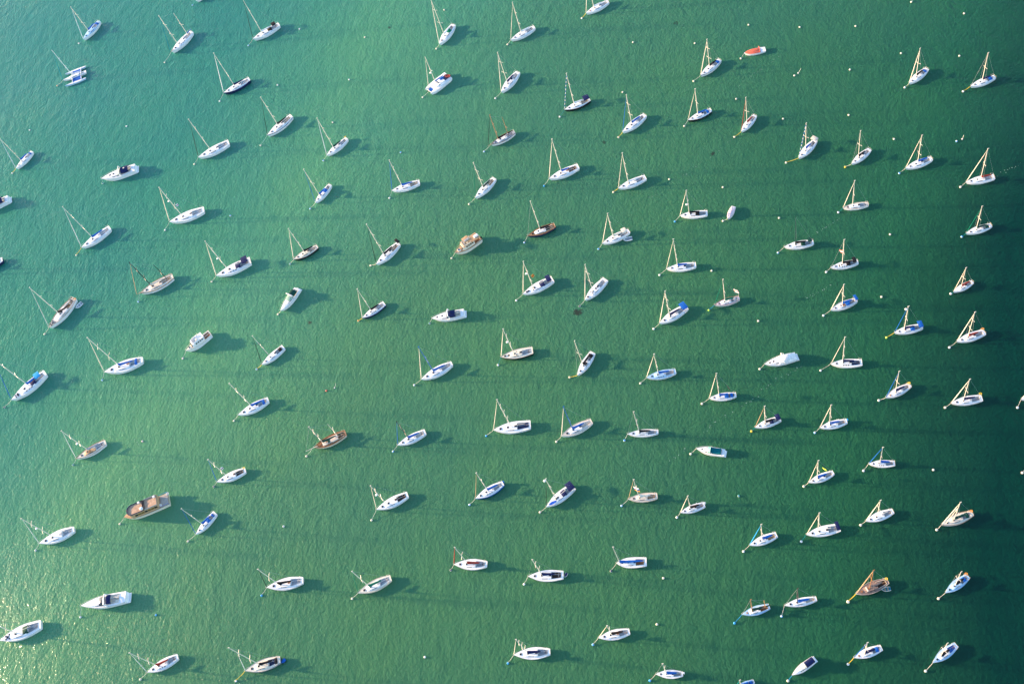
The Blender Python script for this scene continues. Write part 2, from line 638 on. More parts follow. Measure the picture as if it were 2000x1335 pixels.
def sailboat(bow, stern, top, label, g='C', c='W', m='C', h='W', k='W', b=None, d=None, f=None, thin=False, kind='sailboat', **q):
    zb = q.get('zb', 1.25)
    loc, rz, L = fit(bow, stern, zb)
    B = q.get('beam', 0.33) * L
    fb = 0.095 * L + 0.1
    hl = Hull(L, B, fb, tw=q.get('tw', 0.55), tm=0.45, p=q.get('p', 1.85), rake=q.get('rake', 0.07), counter=q.get('counter', 0.03))
    r = thing(kind, label, 'sailboat', loc, rz, 'sailing boats at their moorings')
    hull_m = paint(h) if h not in 'SAVH' else wood(h)
    st = q.get('stripe')
    boot = paint(q.get('boot', 'N'))
    hl.shell([hull_m, paint(st) if st else boot, boot], r, stripe=0.2 if st else 0)
    hole = q.get('hole', (0.07, 0.34))
    dm = paint(k) if k not in 'SAVH' else wood(k)
    hl.deck(dm, r, hole)
    sole = q.get('sole', 'X')
    hl.cockpit(hole, [paint('W' if k in 'WPCXEQ' else 'C'), wood(sole) if sole in 'SAVZH' else paint(sole)], r)
    ct1 = q.get('ct1', 0.74)
    ch = q.get('ch', 0.45)
    cm = q.get('cab', 'W' if k in 'SAVH' else k)
    cab, prof = hl.trunk(hole[1] + 0.002, ct1, ch, 0.62, paint(cm) if cm not in 'SAVH' else wood(cm), r)
    wn = q.get('win', 1)
    for s_ in (-1, 1):
        if wn == 1:
            win_strip(hl, prof, 0.44, 0.60, r, s_, hgt=ch)
        else:
            for i in range(wn):
                a = 0.42 + 0.22 * i / wn
                win_strip(hl, prof, a, a + 0.13 / wn, r, s_, hgt=ch, lo=0.2, hi=0.9)
    # hatches: glass in a raised frame
    hs = 0.055 * L
    spots = q.get('hatch', (0.80, 0.60))
    for t in spots:
        hb, z, hh = prof(t) if t < ct1 else (0, hl.z(t), 0.05)
        o = slab('hatch', (hl.x(t), 0, z + hh + 0.06), (hs, hs, 0.08), GLASS if not q.get('hc') else wood(q['hc']), r)
    if q.get('side'):                        # extra row of small deck hatches
        for t in q['side']:
            for s_ in (-1, 1):
                y = 0.5 * prof(t)[0] if t < ct1 else 0.45 * hl.w(t)
                hh = prof(t)[2] if t < ct1 else 0.05
                slab('hatch', (hl.x(t), s_ * y, hl.z(t) + hh + 0.06), (hs * 0.6, hs * 0.6, 0.06), GLASS, r)
    zc = hl.z(hole[1]) + ch
    slab('companionway', (hl.x(hole[1] + 0.03), 0, zc + 0.04), (0.075 * L, 0.6, 0.12), wood(q['cw']) if q.get('cw') else (GLASS if rnd.random() < 0.5 else paint('X')), r)
    # rig
    fr = f or 0.42
    if top:
        xm, hm = mast_fit(loc, rz, L, top, fr, q.get('flo', 0.33), q.get('fhi', 0.52))
    else:
        xm, hm = (0.5 - fr) * L, 1.32 * L + 1
    hm = max(hm, 3.0)
    tmst = xm / L + 0.5
    zd = hl.z(tmst) + (prof(tmst)[2] if tmst < ct1 else 0)
    mr = 0.0085 * L + 0.03
    mm = wood(m) if m in 'VSAH' else metal(m)

    def spar(x, hgt, rr, nsp, zf, name='mast'):
        t = MB()
        t.path([(x, 0, zf - 0.1), (x, 0, zf + (hgt - zf) * 0.6), (x, 0, hgt)], [rr, rr, rr * 0.7], 8)
        mo = t.build(name, mm, r)
        for i in range(nsp):
            zz = zf + (hgt - zf) * (0.5 if nsp == 1 else (0.36 + 0.34 * i if nsp == 2 else 0.28 + 0.24 * i))
            yy = 0.115 * L * (1 - 0.18 * i)
            s2 = MB()
            s2.path([(x - 0.18 * yy, -yy, zz), (x, 0, zz + 0.03), (x - 0.18 * yy, yy, zz)], 0.062, 6)
            s2.build('spreader', mm, mo)
        return mo

    nsp = q.get('sp', 2 if L > 10 else 1)
    mo = spar(xm, hm, mr, nsp, zd)
    cap = MB()
    cap.box((xm - 0.1, 0, hm + 0.06), (0.5, 0.16, 0.14))
    cap.build('masthead', mm, mo)
    bx = hl.x(0.985)
    bs = q.get('sprit', 0.0) * L
    zbow = hl.z(1.0)
    if bs:
        t = MB()
        t.path([(bx - 0.1 * L, 0, zbow + 0.08), (bx + bs, 0, zbow + 0.22)], [0.11, 0.07])
        t.build('bowsprit', wood(q.get('spritm', 'V')), r)
    fx = bx + bs
    tackz = zbow + 0.15
    fh = q.get('fh', 0.97)
    pt = Vector((xm, 0, zd + (hm - zd) * fh))
    pb = Vector((fx - 0.05, 0, tackz))
    if g:
        t = MB()
        gr = (0.08 if thin else 0.115) * (0.6 + L / 25)
        n = 9
        bulge = (0.85, 1.15, 1.2, 1.15, 1.1, 1.0, 0.9, 0.75, 0.6, 0.4)
        if g == 'stripe':
            for i in range(n + 9):
                pass
            nn = 18
            pts = [pb.lerp(pt, 0.03 + 0.94 * i / nn) for i in range(nn + 1)]
            t.path(pts, gr, 6)
            t.m = [((i // 6) % 2) for i in range(nn * 6)] + [0, 0]
            t.build('furled_headsail', [cloth('W'), cloth('B')], r)
        else:
            pts = [pb.lerp(pt, 0.03 + 0.94 * i / n) for i in range(n + 1)]
            t.path(pts, [gr * u for u in bulge], 6)
            t.build('furled_headsail', cloth(g), r)
    st_ = MB()
    st_.path([pb, pt], 0.02, 4)
    st_.build('forestay', metal('X'), r)
    if q.get('g2'):                          # inner headsail of a cutter
        t = MB()
        p0 = Vector((bx - 0.16 * L, 0, zbow + 0.1))
        p1 = Vector((xm, 0, zd + (hm - zd) * 0.75))
        t.path([p0.lerp(p1, i / 5) for i in range(6)], [0.1, 0.13, 0.13, 0.11, 0.09, 0.05], 6)
        t.build('furled_staysail', cloth(q['g2']), r)
    sb = MB()
    sb.path([(xm, 0, hm - 0.05), (hl.x(0.01), 0, hl.z(0) + 0.05)], 0.018, 4)
    sb.build('backstay', metal('X'), r)
    for s_ in (-1, 1):
        sh = MB()
        sh.path([(xm, 0, hm - 0.3), (xm - 0.1, s_ * 0.11 * L, zd + (hm - zd) * 0.48), (xm - 0.15, s_ * hl.w(tmst) * 0.95, hl.z(tmst))], 0.016, 4)
        sh.build('shroud', metal('X'), r)
    # boom under its sail cover
    zg = zd + 0.75
    bl = q.get('bl', 0.36) * L

    def boom(x, z, ln, ck, sw=0.0, fat=1.0):
        dx = Vector((-math.cos(sw), -math.sin(sw), 0.02))
        t = MB()
        p0 = Vector((x, 0, z))
        t.path([p0, p0 + dx * ln], 0.075, 6)
        bo = t.build('boom', mm, r)
        if ck:
            s3 = MB()
            R = []
            up = Vector((0, 0, 1))
            sd_ = dx.cross(up).normalized()
            prof_ = ((-0.02, 0.12, 0.95), (0.03, 0.24, 0.85), (0.09, 0.25, 0.55), (0.3, 0.22, 0.44), (0.55, 0.2, 0.38), (0.8, 0.16, 0.3), (0.97, 0.08, 0.2))
            for u, wv, hv in prof_:
                cpt = p0 + dx * (ln * u)
                R.append([cpt + sd_ * (wv * 1.25 * fat * math.cos(a)) + up * (-0.1 + hv * fat * (0.5 + 0.5 * math.sin(a))) for a in [2 * math.pi * i / 8 for i in range(8)]])
            s3.rings(R)
            s3.build('sail_cover', cloth(ck), bo)

    boom(xm - 0.15, zg, bl, c, q.get('sw', 0.0), 1.0 + L / 45 + (0.15 if c not in ('W', None) else 0))
    # second mast of a ketch
    if q.get('mz'):
        x2, h2 = mast_fit(loc, rz, L, q['mz'], 0.84, 0.74, 0.92)
        z2 = hl.z(0.2)
        spar(x2, h2, mr * 0.8, 1, z2, 'mizzen_mast')
        s4 = MB()
        s4.path([(x2, 0, h2 - 0.1), (xm, 0, zd + (hm - zd) * 0.95)], 0.016, 4)
        s4.build('triatic_stay', metal('X'), r)
        boom(x2 - 0.1, z2 + 1.0, 0.2 * L, q.get('mc', c), 0, 0.8)
    # hoods and canopies
    if d:
        x1 = hl.x(hole[1] + 0.09)
        x0 = hl.x(hole[1] - 0.05)
        hw_ = 0.28 * B
        arch_sheet(x0, x1, hw_, zc - 0.35, zc - 0.1, zc + 0.62, zc + 0.1, 'sprayhood', cloth(d), r)
    if b:
        t0, t1 = q.get('bt', (0.05, 0.27))
        zb_ = hl.z(0.15) + 1.85
        x0, x1 = hl.x(t0), hl.x(t1)
        hw_ = q.get('bw', 0.36) * B
        arch_sheet(x0, x1, hw_, zb_ - 0.18, zb_ - 0.18, zb_ + 0.06, zb_ + 0.1, 'bimini', cloth(b), r)
        for x in (x0 + 0.15, x1 - 0.15):
            t = MB()
            xx = (x0 + x1) / 2
            t.path([(xx, hw_ * 0.95, hl.z(0.15) + 0.1), (x, hw_ * 0.97, zb_ - 0.2), (x, -hw_ * 0.97, zb_ - 0.2), (xx, -hw_ * 0.95, hl.z(0.15) + 0.1)], 0.025, 5)
            t.build('bimini_hoop', metal('X'), r)
    if q.get('awn'):                         # sheet laid over the cockpit
        t0, t1 = q.get('at', (0.1, 0.27))
        arch_sheet(hl.x(t0), hl.x(t1), 0.26 * B, hl.z(0.2) + 0.12, hl.z(0.2) + 0.12, hl.z(0.2) + 0.45, hl.z(0.2) + 0.5, 'cockpit_cover', cloth(q['awn']), r)
    if L > 9.5 and not q.get('awn'):
        t = MB()
        t.torus((hl.x(0.135), 0, hl.z(0.1) + 0.25), 0.045 * L, 0.03, 'x')
        t.path([(hl.x(0.15), 0, hl.z(0.1) - 0.65), (hl.x(0.14), 0, hl.z(0.1) + 0.25)], 0.07)
        t.build('steering_wheel', metal('K' if rnd.random() < 0.5 else 'X'), r)
    elif not q.get('awn'):
        t = MB()
        t.path([(hl.x(0.06), 0, hl.z(0.1) + 0.1), (hl.x(0.18), 0.1, hl.z(0.1) + 0.2)], 0.04)
        t.build('tiller', wood('V'), r)
    # rails
    wv = hl.w(0.9)
    z1 = zbow + 0.55
    t = MB()
    t.path([(hl.x(0.86), hl.w(0.86) * 0.9, hl.z(0.86)), (hl.x(0.88), hl.w(0.88) * 0.9, z1), (hl.x(0.995), 0.16, z1), (hl.x(1.0), 0, z1), (hl.x(0.995), -0.16, z1), (hl.x(0.88), -hl.w(0.88) * 0.9, z1), (hl.x(0.86), -hl.w(0.86) * 0.9, hl.z(0.86))], 0.03, 5)
    t.build('bow_rail', metal('C'), r)
    z1 = hl.z(0) + 0.6
    t = MB()
    t.path([(hl.x(0.1), hl.w(0.1) * 0.95, hl.z(0.1)), (hl.x(0.09), hl.w(0.1) * 0.95, z1), (hl.x(0.012), hl.w(0.01) * 0.92, z1), (hl.x(0.012), -hl.w(0.01) * 0.92, z1), (hl.x(0.09), -hl.w(0.1) * 0.95, z1), (hl.x(0.1), -hl.w(0.1) * 0.95, hl.z(0.1))], 0.03, 5)
    t.build('stern_rail', metal('C'), r)
    if k in 'SAVQEH' or q.get('rail'):
        rk = q.get('rail', 'S')
        for s_ in (-1, 1):
            t = MB()
            t.path([(hl.x(u), s_ * max(hl.w(u) - 0.02, 0.02), hl.z(u) + 0.04) for u in (0, 0.1, 0.25, 0.4, 0.55, 0.7, 0.8, 0.88, 0.94, 0.99)], 0.045 if rk in 'EX' else 0.075, 4)
            t.build('toe_rail', wood(rk), r)
    # small gear
    if q.get('radar'):
        zr = zd + (hm - zd) * q['radar']
        t = MB()
        t.ball((xm + 0.5, 0, zr), (0.42, 0.42, 0.2), 10, 6)
        t.path([(xm, 0, zr - 0.15), (xm + 0.5, 0, zr - 0.12)], 0.06)
        t.build('radar_dome', paint('W'), r)
    if q.get('buoyk'):
        t = MB()
        t.torus((hl.x(0.02), q.get('lb', -0.6) * hl.w(0.02), hl.z(0) + 0.62), 0.3, 0.1)
        t.build('lifebuoy', cloth(q['buoyk']), r)
    if q.get('ob'):
        t = MB()
        t.box((hl.x(0) - 0.2, -0.35 * hl.w(0), hl.z(0) + 0.35), (0.5, 0.42, 0.6), top=0.8)
        t.box((hl.x(0) - 0.25, -0.35 * hl.w(0), hl.z(0) - 0.5), (0.2, 0.2, 1.2))
        t.build('outboard_motor', paint(q['ob']), r)
    if q.get('fend'):
        for t0 in q['fend']:
            t = MB()
            y = -hl.w(t0) - 0.08
            t.ball((hl.x(t0), y, hl.z(t0) * 0.55), (0.17, 0.17, 0.42), 8, 6)
            t.build('fender', paint('W'), r)
    if q.get('flag'):
        px, zf_, size, cols, ang = q['flag']
        flag((hl.x(px), 0, zf_ if zf_ > 1 else zd + (hm - zd) * zf_), size, [cloth(x) for x in cols], r, ang)
        if zf_ > 1 and px < 0.2:
            t = MB()
            t.path([(hl.x(px), 0, hl.z(0)), (hl.x(px), 0, zf_ + 0.4)], 0.03, 5)
            t.build('flagstaff', metal('C'), r)
    if q.get('top_mat'):
        a0, a1, kk = q['top_mat']
        hb, z, hh = prof((a0 + a1) / 2)
        slab('cabin_cover', (hl.x((a0 + a1) / 2), 0, z + hh + 0.07), ((a1 - a0) * L, hb * 1.5, 0.06), wood(kk) if kk in 'SVA' else cloth(kk), r)
    return r, hl, loc, rz, L


# ------------------------------------------------------------ mooring buoys
BUOY_MESH = {}


def buoy_mesh(kind):
    if kind in BUOY_MESH:
        return BUOY_MESH[kind]
    a, b_ = {'white': ('W', 'W'), 'cream': ('C', 'C'), 'blue': ('L', 'L'), 'navy': ('N', 'W'), 'blue-banded': ('W', 'L'), 'teal': ('T', 'W'),
             'yellow': ('Y', 'Y'), 'orange': ('O', 'C'), 'red': ('M', 'M'), 'green': ('J', 'J'), 'blue-topped': ('L', 'W'), 'pink': ('Q', 'Q')}[kind]
    t = MB()
    t.ball((0, 0, 0.13), (0.36, 0.36, 0.34), 14, 8, 0, band=[0, 0, 1, 1, 0, 0, 0] if kind == 'blue-banded' else [0, 0, 0, 1, 1, 1, 1])
    if kind == 'blue-banded':
        t.m = [x for x in t.m]
    o = t.build('float', [paint(a), paint(b_)])
    s = MB()
    s.torus((0, 0, 0.51), 0.08, 0.025, 'x', 10, 5)
    s.path([(0, 0, 0.42), (0, 0, 0.48)], 0.05)
    o2 = s.build('shackle_ring', metal('X'))
    C.objects.unlink(o)
    C.objects.unlink(o2)
    BUOY_MESH[kind] = (o, o2)
    return BUOY_MESH[kind]


def buoy(px, py, kind, label, bow=None, rope='C', s=1.0):
    p = at(px, py, 0.15)
    r = thing('mooring_buoy', label, 'buoy', (p.x, p.y, 0), rnd.uniform(0, 6), 'mooring buoys')
    for src in buoy_mesh(kind):
        o = src.copy()
        C.objects.link(o)
        o.parent = r
    r.scale = (s, s, s)
    r.rotation_euler[0] = rnd.uniform(-0.25, 0.25)
    if bow is not None:
        t = MB()
        a, b_ = Vector((p.x, p.y, 0.45)), Vector(bow)
        rr = Matrix.Rotation(0, 4, 'Z')
        pts = [a.lerp(b_, u) - Vector((0, 0, 0.25 * math.sin(math.pi * u))) for u in (0, 0.25, 0.5, 0.75, 1)]
        bpy.context.view_layer.update()
        inv = (Matrix.Translation((p.x, p.y, 0)) @ r.rotation_euler.to_matrix().to_4x4() @ Matrix.Scale(s, 4)).inverted()
        t.path([inv @ q for q in pts], 0.05 if rope != 'Y' else 0.075, 5)
        t.build('mooring_rope', ROPE[rope], r)
    return r


def bow_point(hl, loc, rz, out=0.0):
    x = hl.x(0.99) + out
    return Vector((loc.x + math.cos(rz) * x, loc.y + math.sin(rz) * x, hl.z(1.0) - 0.05))


def S(label, bow, stern, top, by=None, **q):
    r, hl, loc, rz, L = sailboat(bow, stern, top, label, **q)
    if by:
        buoy(by[0], by[1], by[2], by[2] + ' buoy of the ' + label, bow_point(hl, loc, rz, q.get('sprit', 0) * 0.3 * L), by[3] if len(by) > 3 else 'C', by[4] if len(by) > 4 else 1.0)
    return r, hl, loc, rz, L


# top row, then down the photo
S('pale blue decked sloop with royal blue boom cover, above the trimaran', (163, 78), (194, 42.5), (138, 14), (154, 85, 'white', 'T'), g='W', c='B', k='P', h='W', awn='B', at=(0.1, 0.2))
S('white two-masted ketch with a blue furled headsail, near the top edge', (336, 103), (375, 63), (310, 31), (321.5, 122, 'cream'), kind='ketch', g='T', c=None, mz=(339, 26), mc='B', f=0.4, win=3, sprit=0.05, spritm='S')
S('sloop cut by the top edge with only its bow showing', (383, 3), (419, -30), None, (376, 10, 'blue-topped', 'T'), g='W', c='W')
S('white sloop with black cockpit canopy and thin dark forestay, top row', (494.5, 78), (546, 48.5), (474, -1), (485, 89, 'blue-topped'), g='K', thin=True, c='W', b='K', bt=(0.1, 0.24), bw=0.28, d='K')
S('navy hulled sloop with white furled headsail and navy boom cover', (437, 183), (488, 155), (417, 104), (429, 197.5, 'white'), g='W', c='N', h='N', boot='N')
S('white sloop with navy hull stripe and black boom cover', (522.5, 266), (570, 227), (509, 190), (509, 284, 'cream'), g='K', thin=True, c='K', stripe='N', sole='A')
S('white sloop with bright green sprayhood and cream furled headsail', (858, 87.5), (886, 49), (841, -2), (852.3, 95.5, 'cream'), g='C', c='W', d='G', beam=0.34)
S('plain white sloop with no boom cover, between green-hooded and top-edge sloops', (997, 79), (1044, 53.5), (1000.6, 5), (991.3, 87, 'cream'), g='C', thin=True, c='W', sole='X')
S('white sloop whose masthead leaves the top edge, yellow rope at bow', (1144, 26.5), (1188, 3), (1147, -46), (1136.3, 36, 'white', 'Y'), g='C', c='W', hc='V')
S('broad white sloop with slim navy boom cover, beside the catamaran', (979, 181), (1012, 141.5), (971.6, 103), (967.5, 192, 'white'), g='C', c='N', beam=0.34)
S('black hulled white-decked sloop with large navy bimini over its cockpit', (1102, 215), (1152, 194), (1106, 143.6), (1093.2, 228, 'white', 'T'), g='stripe', thin=True, c='W', h='K', b='N', bt=(0.02, 0.24), sole='A')
S('wooden trimmed ketch with two varnished brown masts and black sail covers', (959, 283), (1005, 257.5), (953.6, 226), (945.4, 296, 'blue-banded', 'C'), kind='ketch', g='K', thin=True, c='K', m='V', mz=(980, 229), k='X', cab='W', rail='S', sole='X', sprit=0.14, spritm='A', f=0.38)
S('white sloop with black boom cover and blue cockpit sheet', (1368, 148), (1406, 117), (1380.6, 77.6), (1354.6, 158.6, 'cream'), g='C', c='K', stripe='K', awn='B', at=(0.1, 0.2))
S('white sloop with blue headsail and boom cover, below the black-hulled sloop', (1215.6, 259), (1260, 225), (1223, 185.6), (1208, 268, 'cream', 'Y'), g='B', thin=True, c='B')
S('dark hulled sloop with royal blue boom cover and cream headsail', (1343, 235), (1389, 214.5), (1357.4, 174), (1336.6, 246, 'cream'), g='C', thin=True, c='B', h='K', awn='B', at=(0.12, 0.22))
S('small white sloop with red headsail and boom cover, upper half', (1447.5, 257), (1475, 225), (1456.4, 191), (1434.6, 267.5, 'cream', 'Y'), g='R', thin=True, c='R')
S('white sloop with striped headsail and a beige bimini at its stern', (1559.5, 309), (1593, 274), (1574.4, 241), (1535.4, 317.6, 'cream', 'Y'), g='stripe', thin=True, c='B', b='E', bt=(0.0, 0.16), bl=0.26)
S('white sloop with cream headsail and half black half blue boom cover', (1775, 163), (1811, 134), (1797, 95), (1767, 171, 'white'), g='C', c='K', awn='B', at=(0.13, 0.22), beam=0.33)
S('white sloop with navy boom cover and yellow bow rope, top corner', (1895, 168.5), (1943, 149.5), (1930, 103.6), (1881, 178.6, 'white', 'Y'), g=None, c='N', awn='B', at=(0.14, 0.27), m='C', sp=1)
S('white sloop with blue boom cover and masthead touching the edge', (31, 329.5), (63, 296), (-1, 270), (24, 338, 'white', 'Y'), g='W', c='B', awn='B', at=(0.1, 0.17))
S('white sloop with blue boom cover, yellow bow rope and thin forestay', (160, 485), (216, 445), (122, 404), (149, 498, 'cream', 'Y'), g='W', thin=True, c='B', sole='X')
S('white sloop with thick cream headsail, radar dome and uncovered boom', (332, 435), (400, 410), (310, 366), (322.4, 449, 'white'), g='C', c=None, radar=0.55, flag=(0.56, 0.36, 1.0, ('W', 'R', 'W'), 0.3), cw='Z')
S('all white sloop between navy-canopied motor cruiser and navy-striped sloop', (388, 309), (448, 278.5), (368, 233), (379.6, 320.5, 'cream'), g='K', thin=True, c=None, tw=0.62)
S('white sloop with dark green boom cover and yellow stern rail gear', (638, 304), (678, 270.5), (619, 231), (631.3, 313.6, 'blue-topped'), g='W', c='D', buoyk='Y')
S('white sloop with royal blue sprayhood and thin blue headsail', (615.5, 396), (645, 360.5), (593, 331), (605.6, 407.6, 'blue-topped'), g='B', thin=True, c='B', d='B', bl=0.28)
S('white sloop with blue boom cover between blue-hooded and green-headsail sloops', (765, 373), (820, 355.5), (760, 313), (760.6, 386.6, 'white'), g='B', thin=True, c='B', sole='A')
S('black hulled sloop with tan deck and cream furled headsail', (573, 507), (620.5, 481), (563, 446.6), (566.4, 515, 'teal'), g='C', c='K', h='K', k='C', rail='E', sole='A', tw=0.5)
S('white sloop with black boom cover and black canopy behind the cockpit', (735, 517), (779, 475.5), (715.6, 438), (723.6, 518.4, 'cream'), g='K', thin=True, c='K', b='K', bt=(-0.03, 0.07), bw=0.3, sole='A')
S('white sloop with green furled headsail and dark green boom cover', (928, 387), (966, 348.5), (924.4, 318), (916, 398.4, 'cream'), g='G', thin=True, c='D', sole='A')
S('white sloop with short blue boom cover and bright blue buoy ahead', (1072, 350), (1130, 325), (1077.6, 271.6), (1062.4, 363, 'blue'), g='C', c='B', bl=0.26, sole='S', cw='S', tw=0.65)
S('dark hulled sloop with varnished orange brown deck and bare cream mast', (1030, 461), (1084, 440), (1035.6, 393), (1024, 473.6, 'blue-banded'), g=None, c='K', h='N', k='V', rail='V', cab='W', sole='Z', p=1.6)
S('cream sloop with cream bimini and a grey dinghy at its stern', (1176, 476), (1229, 451), (1186.4, 417), (1169, 486, 'blue-topped'), g='C', c='C', b='C', bt=(0.1, 0.26), bw=0.3, k='W', h='W')
S('all white sloop with cream headsail above the cream-biminied sloop', (1207, 368), (1261, 346), (1215, 299), (1198, 375, 'cream', 'Y'), g='C', thin=True, c='W', tw=0.65)
S('white sloop with black boom cover, black sprayhood and blue buoy', (1327.5, 420.5), (1382, 415.5), (1340, 372), (1318, 432.6, 'blue'), g='C', c='K', d='K', radar=0.42, tw=0.7)
S('white sloop with dark green mast and green cockpit canopy', (1531, 482), (1589, 472.5), (1553.6, 423), (1519.6, 493.4, 'blue-banded'), g='D', thin=True, c='K', m='D', d='D', b='D', bt=(0.07, 0.2), bw=0.26, sp=1)
S('small white sloop with black boom cover and no headsail, upper half', (1663, 320), (1699, 291), (1680.6, 256), (1651, 326, 'yellow'), g=None, c='K')
S('white sloop with royal blue boom cover, beside the thick-headsailed red-covered one', (1768, 328.5), (1820, 309), (1800.6, 264.4), (1756.4, 338, 'blue-topped'), g='C', thin=True, c='B', sp=2)
S('white sloop with dark red boom cover and square white stern', (1886, 355.5), (1942, 344.5), (1930, 290.6), (1876, 365, 'cream'), g='C', c='R', tw=0.7)
S('buff decked white sloop with uncovered boom and teal bow rope', (1646, 405.5), (1696, 397.5), (1669, 353), (1637.4, 414.4, 'white', 'T'), g='C', c=None, k='E', rail='E', cab='W')
S('white sloop with dark green boom cover and thin green forestay', (1886.4, 455), (1936, 439), (1918, 403), (1878.6, 462, 'blue-topped', 'T'), g='G', thin=True, c='D', awn='D', at=(0.13, 0.24))
S('boat cut by the edge with only its dark navy stern showing', (-50, 533), (6, 507), None, None, g='W', c='N', h='N', k='W')
S('large white sloop with dark brown boom cover and many dark hatches', (97, 641.5), (147, 583), (57.4, 561.4), (87, 652, 'cream'), g='C', c='Z', sw=-0.38, side=(0.9, 0.8, 0.1, 0.04), rail='A', k='E', cab='W', sole='A', sp=2, hatch=(0.84, 0.55, 0.49), buoyk='O', lb=0.9)
S('tan decked ketch with two black masts and cream headsail', (275, 574), (339, 540), (252.4, 512.6), (270, 589, 'blue-topped'), kind='ketch', g='A', thin=True, c='E', m='K', mz=(300, 517), mc='E', stripe='K', k='C', cab='E', rail='A', sole='A', sprit=0.11, spritm='A', radar=None)
S('white sloop with royal blue boom cover and hatch, thick cream headsail', (205, 728), (280.5, 703), (170, 659), (199.6, 742, 'blue-topped'), g='C', c='B', awn='B', at=(0.14, 0.2), cw='S', tw=0.45)
S('white sloop with bright blue square bimini and row of dark windows', (24, 783), (90.5, 728), (-10, 692), (8.6, 795, 'navy'), g='B', thin=True, c='B', b='L', bt=(0.11, 0.25), bw=0.28, d='N', win=3, side=(0.86, 0.8), sp=2, f=0.44)
S('white sloop with navy bimini, navy sprayhood and three long dark windows', (423, 540), (490.5, 509), (400, 471), (413.6, 549.6, 'cream'), g='C', c=None, b='N', bt=(0.05, 0.22), d='N', win=3, radar=0.42, tw=0.7, sp=2)
S('navy hulled sloop with black boom cover and orange mooring buoy', (707, 621), (751, 592), (697.4, 564.4), (700, 626, 'orange', 'Y'), g='C', c='K', h='N', tw=0.7, win=3)
S('white sloop with black cockpit cover, thin dark headstay, uncovered boom', (511, 712), (554, 677), (492.6, 656), (501.6, 720.4, 'blue-topped', 'Y'), g='K', thin=True, c=None, awn='K', at=(0.1, 0.22), tw=0.7)
S('white sloop with navy bimini, navy sprayhood and orange flag on mast', (1021, 575), (1080, 545), (1021.6, 510.6), (1008.4, 586.4, 'white'), g='C', c=None, b='N', bt=(0.06, 0.2), d='N', radar=0.58, flag=(0.57, 0.4, 1.1, ('O', 'R', 'O'), 0.3), side=(0.66,), hatch=(0.86, 0.8, 0.6), tw=0.7, sp=2)
S('white sloop with uncovered boom, grey cockpit and deep blue buoy', (1142, 586.5), (1183, 545.5), (1142.4, 517), (1132, 597.4, 'navy'), g='C', c=None, side=(0.66,), hatch=(0.84, 0.6, 0.46), tw=0.7, sp=2)
S('black hulled sloop with beige deck, dark hatches and uncovered boom', (978, 697.5), (1041, 684), (982, 642.4), (972.6, 712.4, 'white', 'T'), g='C', c=None, h='K', k='C', rail='E', cab='C', hatch=(0.86, 0.74, 0.56), side=(0.5,), radar=0.5, tw=0.72)
S('white sloop with short thin mast and black covers along its cabin', (1127.5, 733), (1158, 688), (1122, 666), (1112.4, 736.6, 'cream', 'Y'), g=None, c='K', awn='K', at=(0.1, 0.22), top_mat=(0.44, 0.56, 'K'), win=1, tw=0.65)
S('white sloop with blue mast, blue boom cover and rounded white stern', (822.5, 741.5), (883.5, 709.5), (817, 677), (809, 751.4, 'white'), g='C', c='B', m='B', tw=0.42, sp=1)
S('white sloop with blue boom cover and loose white buoy past stern', (1301, 525), (1359.5, 517), (1314.6, 467), (1288, 536.8, 'white'), g='C', thin=True, c='B', bl=0.32, sp=2, tw=0.62)
S('white sloop with large royal blue bimini and navy boom cover', (1287.5, 632), (1341, 599), (1298.6, 568.4), (1276.6, 642, 'white'), g='C', c='N', b='B', bt=(0.02, 0.2), bw=0.42, tw=0.7)
S('pinkish decked sloop with green headsail and green boom cover', (1395, 595), (1444, 581), (1411.6, 545.6), (1384.4, 605.4, 'green', 'L'), g='G', thin=True, c='G', k='Q', cab='W', awn='X', at=(0.12, 0.24), flag=(0.02, 4.6, 1.4, ('Q', 'M', 'W'), 2.4))
S('pale decked sloop with blue boom cover below the blue-biminied sloop', (1262, 737), (1320, 724.5), (1277, 691), (1250.8, 748, 'cream'), g='C', c='B', k='P', cab='P', win=3)
S('white sloop with black bimini and red and white flag on mast', (1622, 522), (1676, 510.5), (1648.6, 468), (1613.6, 531, 'white'), g=None, c='K', b='K', bt=(0.09, 0.22), d='K', flag=(0.55, 0.52, 1.2, ('M', 'W', 'M'), 2.6), top_mat=(0.66, 0.7, 'K'), win=3)
S('white sloop with twin royal blue awnings and brown cabin cover', (1622, 605), (1673, 585), (1648, 555.6), (1608.4, 615.8, 'white'), g='C', c='B', b='B', bt=(0.0, 0.1), d='B', top_mat=(0.44, 0.54, 'S'), rail='E')
S('tiny white sloop with red boom cover and blank white foredeck', (1862, 569), (1900, 549), (1886.6, 523), (1857, 573.4, 'white', 'T'), g='C', thin=True, c='R', hatch=(0.6,), bl=0.42)
S('white sloop with wide royal blue bimini, blue sprayhood and yellow rope', (1746, 649), (1801, 636.5), (1774, 598), (1731.6, 658.8, 'green', 'Y'), g='B', thin=True, c='N', b='B', bt=(0.01, 0.17), bw=0.42, d='B', tw=0.7, radar=0.9)
S('white sloop with thick cream headsail, red cover and yellow lifebuoy', (1868, 666.5), (1923, 647.5), (1904, 609.4), (1854.6, 678, 'white'), g='C', c='R', buoyk='O', lb=-0.8, sp=2, tw=0.68)
S('white sloop with navy boom cover and three square dark windows', (1622, 710), (1684, 707), (1650, 658), (1603, 723, 'white', 'C', 0.9), g='C', thin=True, c='N', win=3, sole='N', tw=0.7, sp=2, ch=0.6)
S('tan decked wooden sloop with brown hatches and radar dome', (149, 896), (207, 863), (119.4, 841), (142.6, 907, 'teal'), g='W', thin=True, c='X', k='C', rail='S', cab='A', sole='X', radar=0.4, p=1.6, top_mat=(0.5, 0.57, 'S'))
